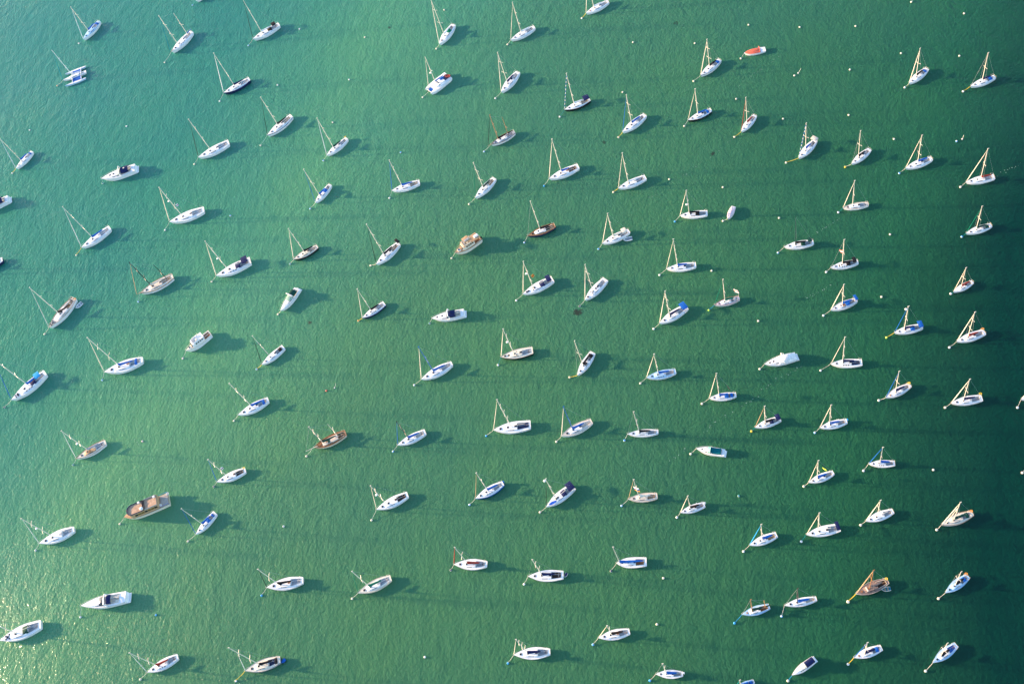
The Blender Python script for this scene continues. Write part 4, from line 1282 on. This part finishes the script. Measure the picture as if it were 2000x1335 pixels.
    if tan:
        arch_sheet(fx0 - 0.2, fx0 + 2.2, hw * 0.92, zt + 1.6, zt + 1.6, zt + 1.85, zt + 1.85, 'canopy', cloth('A'), r)
        for x in (fx0 - 0.1, fx0 + 2.1):
            t = MB()
            t.path([(x, hw * 0.9, zt), (x, hw * 0.9, zt + 1.65), (x, -hw * 0.9, zt + 1.65), (x, -hw * 0.9, zt)], 0.04, 5)
            t.build('canopy_hoop', metal('C'), r)
        slab('roof_panel', (fx0 + 1.4, 0.5, zt + 1.93), (0.9, 0.8, 0.05), paint('X'), r)
        slab('roof_panel', (fx0 + 0.4, 0.5, zt + 1.93), (0.8, 0.8, 0.05), paint('X'), r)
        t = MB()
        t.box((hl.x(0.12), 0.1, zt + 0.35), (1.9, 1.1, 0.5), top=0.75)
        t.build('upturned_tender', paint('W'), r)
        t = MB()
        t.box((hl.x(-0.01), 0.6, 1.7), (0.5, 0.5, 1.0), top=0.8)
        t.build('outboard_motor', paint('K'), r)
    hb = hl.w(0.83)
    slab('foredeck_locker', (hl.x(0.83), 0, hl.z(0.83) + 0.25), (0.1 * L, hb * 0.9, 0.45), paint('W'), r, 0.85)
    slab('hatch', (hl.x(0.83), 0, hl.z(0.83) + 0.5), (0.6, 0.6, 0.08), GLASS, r)
    for s_ in (-1, 1):
        t = MB()
        t.path([(hl.x(u), s_ * max(hl.w(u) * 0.96, 0.06), hl.z(u) + 0.6) for u in (0.3, 0.5, 0.7, 0.82, 0.9, 0.96, 0.995)], 0.045, 5)
        for u in (0.3, 0.5, 0.7, 0.86, 0.96):
            t.path([(hl.x(u), s_ * hl.w(u) * 0.96, hl.z(u) - 0.05), (hl.x(u), s_ * hl.w(u) * 0.96, hl.z(u) + 0.6)], 0.035, 4)
        t.build('deck_rail', wood('A') if tan else metal('C'), r)
    buoy(by[0], by[1], by[2], by[2] + ' buoy of the ' + label, bow_point(hl, loc, rz))


trawler('white motor trawler with flybridge, mast and brown aft cockpit', (363.5, 686), (411, 650), (357, 699.4, 'pink'))
trawler('tan motor trawler with canopied upper deck and cream bow', (889, 495), (938, 463.5), (882, 504, 'cream'), True)


def ferry(label, bow, stern, by):
    loc, rz, L = fit(bow, stern, 1.6, 1.6)
    B = 0.29 * L
    hl = Hull(L, B, 1.7, tw=0.94, tm=0.4, p=3.6, rake=0.04, sheer=0.15)
    r = thing('passenger_ferry', label, 'ferry', loc, rz, 'motor boats at their moorings')
    hl.shell([paint('C'), paint('W'), paint('N')], r, stripe=0.1)
    hl.deck(wood('A'), r, None)
    slab('aft_deck', (hl.x(0.1), 0, 1.9), (0.17 * L, B * 0.86, 0.16), mat('grey_deck', (0.45, 0.38, 0.32), 0.8, 0.2), r, 1.0)

    def outline(hw, x0, x1, n=8):
        pts = [(x0, hw)]
        pts += [(x1 - hw * 0.9 + hw * 0.9 * math.sin(math.pi / 2 * i / n), hw * math.cos(math.pi / 2 * i / n)) for i in range(n + 1)]
        return pts + [(x, -y) for x, y in reversed(pts[:-1])]

    hw = B * 0.43
    x0, x1 = hl.x(0.2), hl.x(0.87)
    z0, z1 = 1.65, 3.9
    o = outline(hw, x0, x1)
    b = MB()
    b.rings([[(x, y, z0) for x, y in o], [(x * 0.995, y * 0.96, z1) for x, y in o]])
    b.build('cabin', wood('A'), r)
    for s_ in (-1, 1):
        for i in range(7):
            a = x0 + 0.6 + i * (x1 - x0 - hw - 0.8) / 7
            slab('window', (a + 0.45, s_ * hw * 0.975, 3.0), (0.95, 0.2, 0.8), mat('amber_glass', (0.20, 0.12, 0.03), 0.15, 0.3) if i % 3 else GLASS, r, 0.99)
    slab('foredeck_bench', (hl.x(0.9), -B * 0.3, 1.9), (1.0, 0.9, 0.3), paint('B'), r) if False else None
    for (xa, xb, nm) in ((x0 + 0.46 * (x1 - x0), x1 - 0.2, 'upper_bulwark'), (x0 + 0.1, x0 + 0.42 * (x1 - x0), 'upper_bulwark')):
        front = nm and xb > x1 - 1
        oo = outline(hw * 0.93, xa, xb) if front else [(xa, hw * 0.93), (xb, hw * 0.93), (xb, -hw * 0.93), (xa, -hw * 0.93)]
        b = MB()
        outer = [[(x, y, z1 - 0.05), (x, y, z1 + 0.4), (x - (0.12 if front and x > xa + 1 else 0), y * 0.965, z1 + 0.4), (x - (0.12 if front and x > xa + 1 else 0), y * 0.965, z1 + 0.02)] for x, y in oo]
        outer.append(outer[0])
        b.rings(outer, caps=False)
        b.build(nm, paint('N') if front else paint('X'), r, smooth=False)
        f = MB()
        cx = sum(p[0] for p in oo) / len(oo)
        f.add([(x * 0.999, y * 0.97, z1 + 0.06) for x, y in oo], [tuple(range(len(oo)))[::-1]])
        f.add([(x * 0.999, y * 0.97, z1 - 0.03) for x, y in oo], [tuple(range(len(oo)))])
        f.build('upper_deck', mat('brown_deck', (0.50, 0.33, 0.22), 0.8, 0.35), r, smooth=False)
    slab('upper_landing', (x0 + 0.44 * (x1 - x0), 0, z1 + 0.12), (0.75, hw * 1.86, 0.3), wood('Z'), r, 1.0)
    t = MB()
    t.ball((x0 + 0.47 * (x1 - x0), hw * 0.75, z1 + 1.1), (0.6, 0.6, 0.5), 12, 8)
    t.path([(x0 + 0.47 * (x1 - x0), hw * 0.75, z1), (x0 + 0.47 * (x1 - x0), hw * 0.75, z1 + 0.9)], 0.3)
    t.build('ventilator', paint('W'), r)
    for x, y in ((0.56, -0.7), (0.06, -0.6), (-0.02, 0.7)):
        slab('deck_locker', (x0 + x * (x1 - x0), hw * y, z1 + 0.55 if x > 0 else 2.2), (0.7, 0.6, 0.5), paint('W'), r)
    slab('bow_platform', (hl.x(0.86), -B * 0.36, 2.05), (2.4, 0.8, 0.3), wood('A'), r)
    for s_ in (-1, 1):
        t = MB()
        t.path([(hl.x(u), s_ * hl.w(u) * 0.97, hl.z(u) + 0.75) for u in (0.01, 0.1, 0.2)], 0.06, 5)
        t.path([(hl.x(0.01), s_ * hl.w(0.01) * 0.97, 1.6), (hl.x(0.01), s_ * hl.w(0.01) * 0.97, 2.5)], 0.06, 5)
        t.build('stern_rail', paint('B'), r)
    t = MB()
    t.torus((hl.x(0.01), -hl.w(0) * 0.8, 2.1), 0.4, 0.13)
    t.build('lifebuoy', paint('W'), r)
    t = MB()
    R = []
    t.path([(hl.x(u), -hl.w(u) - 0.04, hl.z(u) - 0.25) for u in (0, 0.2, 0.4, 0.6, 0.75, 0.85, 0.92, 0.97)], 0.12, 5)
    t.build('rubbing_strake', paint('N'), r)
    buoy(by[0], by[1], by[2], by[2] + ' buoy of the ' + label, bow_point(hl, loc, rz))


ferry('broad brown and cream ferry with dark railed upper deck', (243, 1010), (330.5, 973), (234, 1022.4, 'cream'))


def covered_boat(label, bow, stern, by, ck, name, kind, lumps=True):
    loc, rz, L = fit(bow, stern, 0.8, 0.8)
    B = 0.38 * L
    hl = Hull(L, B, 0.85, tw=0.75, tm=0.45, p=2.4, rake=0.08)
    r = thing(name, label, kind, loc, rz)
    hl.shell([paint('W'), paint('W')], r)
    hl.deck(paint('W'), r, None)
    R = []
    prof_ = ((0.24, 0.15), (0.3, 0.42), (0.42, 0.5), (0.55, 0.62), (0.68, 0.5), (0.82, 0.42), (0.9, 0.25), (0.94, 0.08)) if lumps else ((0.05, 0.1), (0.12, 0.3), (0.3, 0.5), (0.5, 0.55), (0.7, 0.5), (0.85, 0.3), (0.95, 0.08))
    for t, hgt in prof_:
        h = hl.w(t) * (0.86 if lumps else 0.97)
        z = hl.z(t) - 0.03
        R.append([(hl.x(t), h * math.cos(math.pi * k / 10), z + (hgt + (0.09 * math.sin(9 * t + 2 * k) if 1 < k < 9 else 0)) * math.sin(math.pi * k / 10) ** 0.7) for k in range(11)])
    b = MB()
    b.rings(R)
    b.f = [tuple(reversed(f)) for f in b.f]
    b.build('tarpaulin', cloth(ck), r)
    if lumps:
        t = MB()
        x = hl.x(0.3)
        t.path([(x, hl.w(0.3) * 0.8, 0.85), (x - 0.1, hl.w(0.3) * 0.75, 1.9), (x - 0.15, hl.w(0.3) * 0.3, 2.1), (x - 0.15, -hl.w(0.3) * 0.3, 2.1), (x - 0.1, -hl.w(0.3) * 0.75, 1.9), (x, -hl.w(0.3) * 0.8, 0.85)], 0.09, 6)
        t.build('radar_arch', cloth(ck), r)
    buoy(by[0], by[1], by[2], by[2] + ' buoy of the ' + label, bow_point(hl, loc, rz))


covered_boat('small white open boat under a bright coral red tarpaulin', (1453, 105), (1495, 96), (1447, 114.4, 'cream'), 'M', 'covered_motorboat', 'motorboat')
covered_boat('small dinghy under a fitted pale pink cover', (1421.5, 428), (1433, 403.5), (1412, 431.4, 'cream'), 'Q', 'covered_dinghy', 'dinghy', False)


# ------------------------------------------------------------ tenders lying beside their boats
def dinghy(label, bow, stern, k, inner, z0=0.0, thick=0.0, beam=0.5, cover=None):
    a, b_ = at(*bow, z0 + 0.4), at(*stern, z0 + 0.4)
    d = a - b_
    L = Vector((d.x, d.y)).length
    m_ = (a + b_) / 2
    r = thing('dinghy', label, 'dinghy', (m_.x, m_.y, z0), math.atan2(d.y, d.x), 'tenders beside their boats')
    hl = Hull(L, beam * L, 0.42, tw=0.8, tm=0.4, p=2.4, rake=0.05, sheer=0.3)
    hl.shell([paint(k), paint(k)], r, deep=0.12)
    t = MB()
    ring = [(hl.x(u), max(hl.w(u), 0.05), hl.z(u)) for u in (0, 0.2, 0.45, 0.65, 0.8, 0.92, 0.99)]
    pts = ring + [(x, -y, z) for x, y, z in reversed(ring)]
    t.path(pts, 0.14 if inner == 'X' else 0.08, 6)
    t.build('gunwale', paint('W' if k in 'XW' else ('C' if k == 'L' else k)), r)
    f = MB()
    rows = [(0.01, 0.22), (0.3, 0.2), (0.6, 0.2), (0.85, 0.24), (0.97, 0.3)]
    for i in range(len(rows) - 1):
        u, v = rows[i], rows[i + 1]
        f.add([(hl.x(u[0]), hl.w(u[0]) * 0.95, u[1]), (hl.x(u[0]), -hl.w(u[0]) * 0.95, u[1]), (hl.x(v[0]), -hl.w(v[0]) * 0.95, v[1]), (hl.x(v[0]), hl.w(v[0]) * 0.95, v[1])], [(0, 1, 2, 3)])
    f.build('floor', paint(inner), r, smooth=False)
    for u in (0.3, 0.62):
        slab('thwart', (hl.x(u), 0, 0.34), (0.28, hl.w(u) * 1.9, 0.06), paint(k) if k != 'L' else wood('A'), r)
    if cover:
        R = []
        for t_, hg in ((0.02, 0.1), (0.2, 0.35), (0.5, 0.4), (0.8, 0.3), (0.96, 0.08)):
            h = hl.w(t_) * 1.02
            R.append([(hl.x(t_), h * math.cos(math.pi * q / 8), hl.z(t_) - 0.02 + hg * math.sin(math.pi * q / 8)) for q in range(9)])
        c = MB()
        c.rings(R)
        c.f = [tuple(reversed(x)) for x in c.f]
        c.build('tarpaulin', cloth(cover), r)
    return r


dinghy('small red dinghy across the stern of the white catamaran', (868, 147), (878.5, 149), 'R', 'M', 1.45)
dinghy('grey inflatable dinghy beside the stern of the cream-biminied sloop', (1218, 468.5), (1235, 465), 'X', 'X')
dinghy('pale grey dinghy behind the large sloop with many dark hatches', (148.5, 601.5), (160.5, 590.5), 'W', 'X', beam=0.6)
dinghy('deep blue covered dinghy hanging behind the grey decked sloop', (549.5, 1294), (557.5, 1286), 'N', 'B', 0.0, cover='B', beam=0.7)
dinghy('blue dinghy hanging behind the sloop with the navy boom cover', (1103, 1126), (1107.5, 1118), 'L', 'N', 0.4, cover='N', beam=0.55)
dinghy('light blue dinghy with cream gunwale beside the weathered wooden sloop', (1722, 1151), (1739.5, 1148.5), 'L', 'T')

# paddleboard lying on a foredeck
r0, hl0, loc0, rz0, L0 = PAD
p0, p1 = at(1072.5, 985.5, hl0.z(0.85) + 0.15), at(1087, 978, hl0.z(0.75) + 0.15)
d0 = p1 - p0
m0 = (p0 + p1) / 2
pb_ = MB()
ln = d0.length
oo = [(ln * 0.5 * math.cos(2 * math.pi * i / 20), 0.42 * math.sin(2 * math.pi * i / 20) * (1 if abs(math.cos(2 * math.pi * i / 20)) < 0.9 else 0.9)) for i in range(20)]
pb_.rings([[(x, y, -0.06) for x, y in oo], [(x * 1.01, y * 1.04, 0) for x, y in oo], [(x * 0.98, y * 0.95, 0.06) for x, y in oo]])
po = pb_.build('paddleboard', mat('board_blue', (0.01, 0.10, 0.55), 0.4, 0.1))
po.location = (m0.x, m0.y, hl0.z(0.8) + 0.36)
po.rotation_euler = (0, 0, math.atan2(d0.y, d0.x))
tag(po, 'blue paddleboard lying on the foredeck of the navy-biminied sloop', 'paddleboard')

# ------------------------------------------------------------ loose buoys
for px, py, kind, label in (
    (58, 254, 'white', 'lone white buoy below the trimaran, close to the edge'),
    (247, 246.6, 'white', 'lone white buoy between the trimaran and the navy-canopied motor cruiser'),
    (585, 56.6, 'white', 'lone white buoy past the stern of the black-canopied top row sloop'),
    (712.6, 73, 'cream', 'lone pale buoy in open water between black-canopied and green-hooded sloops'),
    (542, 166, 'white', 'lone white buoy past the stern of the navy hulled sloop'),
    (682, 155.6, 'white', 'lone white buoy in open water facing the catamaran bow'),
    (650, 239, 'cream', 'lone cream buoy above the sloop with yellow stern gear'),
    (867.6, 19.5, 'cream', 'lone cream buoy just above the green-hooded sloop'),
    (1236.4, 82.6, 'cream', 'lone cream buoy below the sloop whose masthead leaves the top edge'),
    (1357, 84.6, 'cream', 'lone cream buoy beside the masthead of the blue cockpit sheet sloop'),
    (1462, 48.6, 'cream', 'lone cream buoy above the coral tarpaulin boat'),
    (1562, 53, 'cream', 'lone cream buoy up and away from the coral tarpaulin boat stern'),
    (1551.5, 147.5, 'cream', 'cream buoy beside the pole float below the coral tarpaulin boat'),
    (1216, 180, 'cream', 'lone cream buoy by the masthead of the blue headsail sloop'),
    (1438, 193, 'cream', 'lone cream buoy beside the masthead of the small red-covered sloop'),
    (1529.5, 232, 'cream', 'lone cream buoy between red-headsail and beige-biminied sloops'),
    (1883, 26.4, 'cream', 'lone cream buoy high in the far top corner'),
    (1671, 51, 'cream', 'lone cream buoy near the top edge below nothing but open water'),
    (1760, 104, 'cream', 'lone cream buoy beside the half blue boom cover sloop masthead'),
    (1874, 109, 'cream', 'lone cream buoy between two mastheads in the top corner'),
    (1660, 136, 'cream', 'lone cream buoy in open water ahead of the half blue cover sloop'),
    (1657.6, 224.6, 'cream', 'lone cream buoy above the small bare-forestay black-covered sloop'),
    (782.3, 297.6, 'blue-topped', 'lone blue and white buoy above the thin blue headsail sloop'),
    (450, 421, 'blue-topped', 'blue and white buoy past the stern of the radar dome sloop'),
    (1307, 350, 'cream', 'lone cream buoy past the stern of the all white sloop'),
    (1411.6, 365.6, 'cream', 'lone cream buoy above the pink covered dinghy'),
    (1521.6, 425.4, 'cream', 'lone cream buoy ahead of the dark green mast'),
    (1746, 271.4, 'cream', 'lone cream buoy above the royal blue covered two-spreader sloop bow'),
    (1868.4, 275.6, 'blue-banded', 'blue and white buoy beside a pole float above the red-covered sloop'),
    (1738.6, 457.6, 'cream', 'lone cream buoy ahead of the thin green forestay sloop'),
    (1389.8, 528.6, 'cream', 'loose cream buoy off the stern of the two-spreader blue-covered sloop'),
    (1481, 626.4, 'cream', 'lone cream buoy above the white-covered motor cruiser'),
    (1721.8, 579.4, 'cream', 'lone cream buoy past the stern of the twin blue awning sloop'),
    (278, 861, 'pink', 'pinkish buoy past the stern of the tan decked wooden sloop'),
    (637.4, 762.4, 'red', 'red buoy beside a pole float above the varnished ketch'),
    (1442.8, 967.6, 'teal', 'lone teal buoy below the teal-covered motorboat'),
    (1823, 917, 'cream', 'lone cream buoy in the dark water above the two-headsail cutter'),
    (553.8, 1027, 'white', 'lone white buoy past the stern of the blue-covered sloop below the ferry'),
    (1295.6, 1128, 'cream', 'lone cream buoy below the white catboat stern'),
    (304.4, 1200, 'blue', 'lone bright blue buoy past the stern of the sleek motor yacht'),
    (829.6, 1282, 'white', 'lone white buoy in open water along the bottom edge'),
    (1283, 1218, 'cream', 'lone cream buoy past the stern of the orange brown hatch sloop'),
):
    buoy(px, py, kind, label, None, 'C', 0.95)
for px, py, k, label, bx_, by_, rp in ((1780, 4, 'cream', 'cream buoy at the top edge with a short rope', 1786, -4, 'C'), (1996.6, 922.6, 'cream', 'cream buoy half cut by the dark side edge', 2004, 914, 'C')):
    buoy(px, py, k, label, at(bx_, by_, 1.0), rp)

# floats with a leaning pole
for (x, y, x2, y2, label) in ((1559, 143, 1564.5, 134, 'small white pole float below the coral tarpaulin boat'), (1879.4, 271.6, 1882.5, 264, 'small white pole float above the red-covered square-sterned sloop'), (653.6, 757, 656, 748, 'small white pole float above the varnished ketch')):
    p = at(x, y, 0.1)
    r = thing('marker_buoy', label, 'buoy', (p.x, p.y, 0), 0, 'pole floats')
    t = MB()
    t.ball((0, 0, 0.1), (0.24, 0.24, 0.26), 10, 6)
    t.build('float', paint('W'), r)
    q = at(x2, y2, 1.4)
    t = MB()
    t.path([(0, 0, 0.1), (q.x - p.x, q.y - p.y, 1.4)], 0.05, 6)
    t.build('pole', metal('C'), r)

# weed drifting just under the surface
wd = MB()
wr = random.Random(3)
for (x, y, n, sz) in ((1127.5, 610, 60, 3.2), (760, 54, 8, 1.8), (1320, 45, 8, 2), (1179, 278, 8, 1.6), (604, 630, 7, 3), (1393, 300, 10, 2)):
    for i in range(n):
        p = at(x + wr.gauss(0, sz), y + wr.gauss(0, sz * 0.7), 0.02)
        a = wr.uniform(0, 6.28)
        s_ = wr.uniform(0.15, 0.45)
        u, v = Vector((math.cos(a), math.sin(a), 0)) * s_ * 1.8, Vector((-math.sin(a), math.cos(a), 0)) * s_ * 0.5
        z = Vector((0, 0, 0.004 * (i % 9)))
        wd.add([p - u + z, p - v * 0.8 + z, p + u + z, p + v + z], [(0, 1, 2, 3)])
wo_ = wd.build('seaweed', mat('weed', (0.012, 0.032, 0.014), 0.6, 0.3), None, smooth=False)
wo_['kind'] = 'stuff'

# thin lines of drifting foam flecks
fo = MB()
for line in (((1300, 905), (1345, 872), (1385, 832), (1425, 806), (1462, 785), (1520, 738), (1590, 702)), ((1262, 392), (1330, 345), (1398, 300), (1432, 270)), ((1945, 345), (1995, 318)), ((1560, 590), (1625, 556)),
             ((180, 572), (150, 640)), ((255, 850), (280, 875)), ((1590, 460), (1650, 420)), ((1440, 168), (1520, 112))):
    for (ax_, ay_), (bx_, by_) in zip(line, line[1:]):
        n_ = int(math.hypot(bx_ - ax_, by_ - ay_) / 2.2)
        for i in range(n_):
            if wr.random() < 0.65:
                continue
            u = (i + wr.random()) / n_
            p = at(ax_ + (bx_ - ax_) * u + wr.gauss(0, 1.6), ay_ + (by_ - ay_) * u + wr.gauss(0, 1.6), 0.02)
            k_ = wr.uniform(0.05, 0.16)
            a = wr.uniform(0, 6.28)
            fo.add([(p.x + k_ * wr.uniform(0.7, 1.6) * math.cos(a + q * 1.2566), p.y + k_ * wr.uniform(0.7, 1.6) * math.sin(a + q * 1.2566), 0.02 + 0.003 * (i % 5)) for q in range(5)], [(0, 1, 2, 3, 4)])
fm = fo.build('foam', mat('foam', (0.20, 0.33, 0.26), 0.9, 0.1), None, smooth=False)
fm['kind'] = 'stuff'
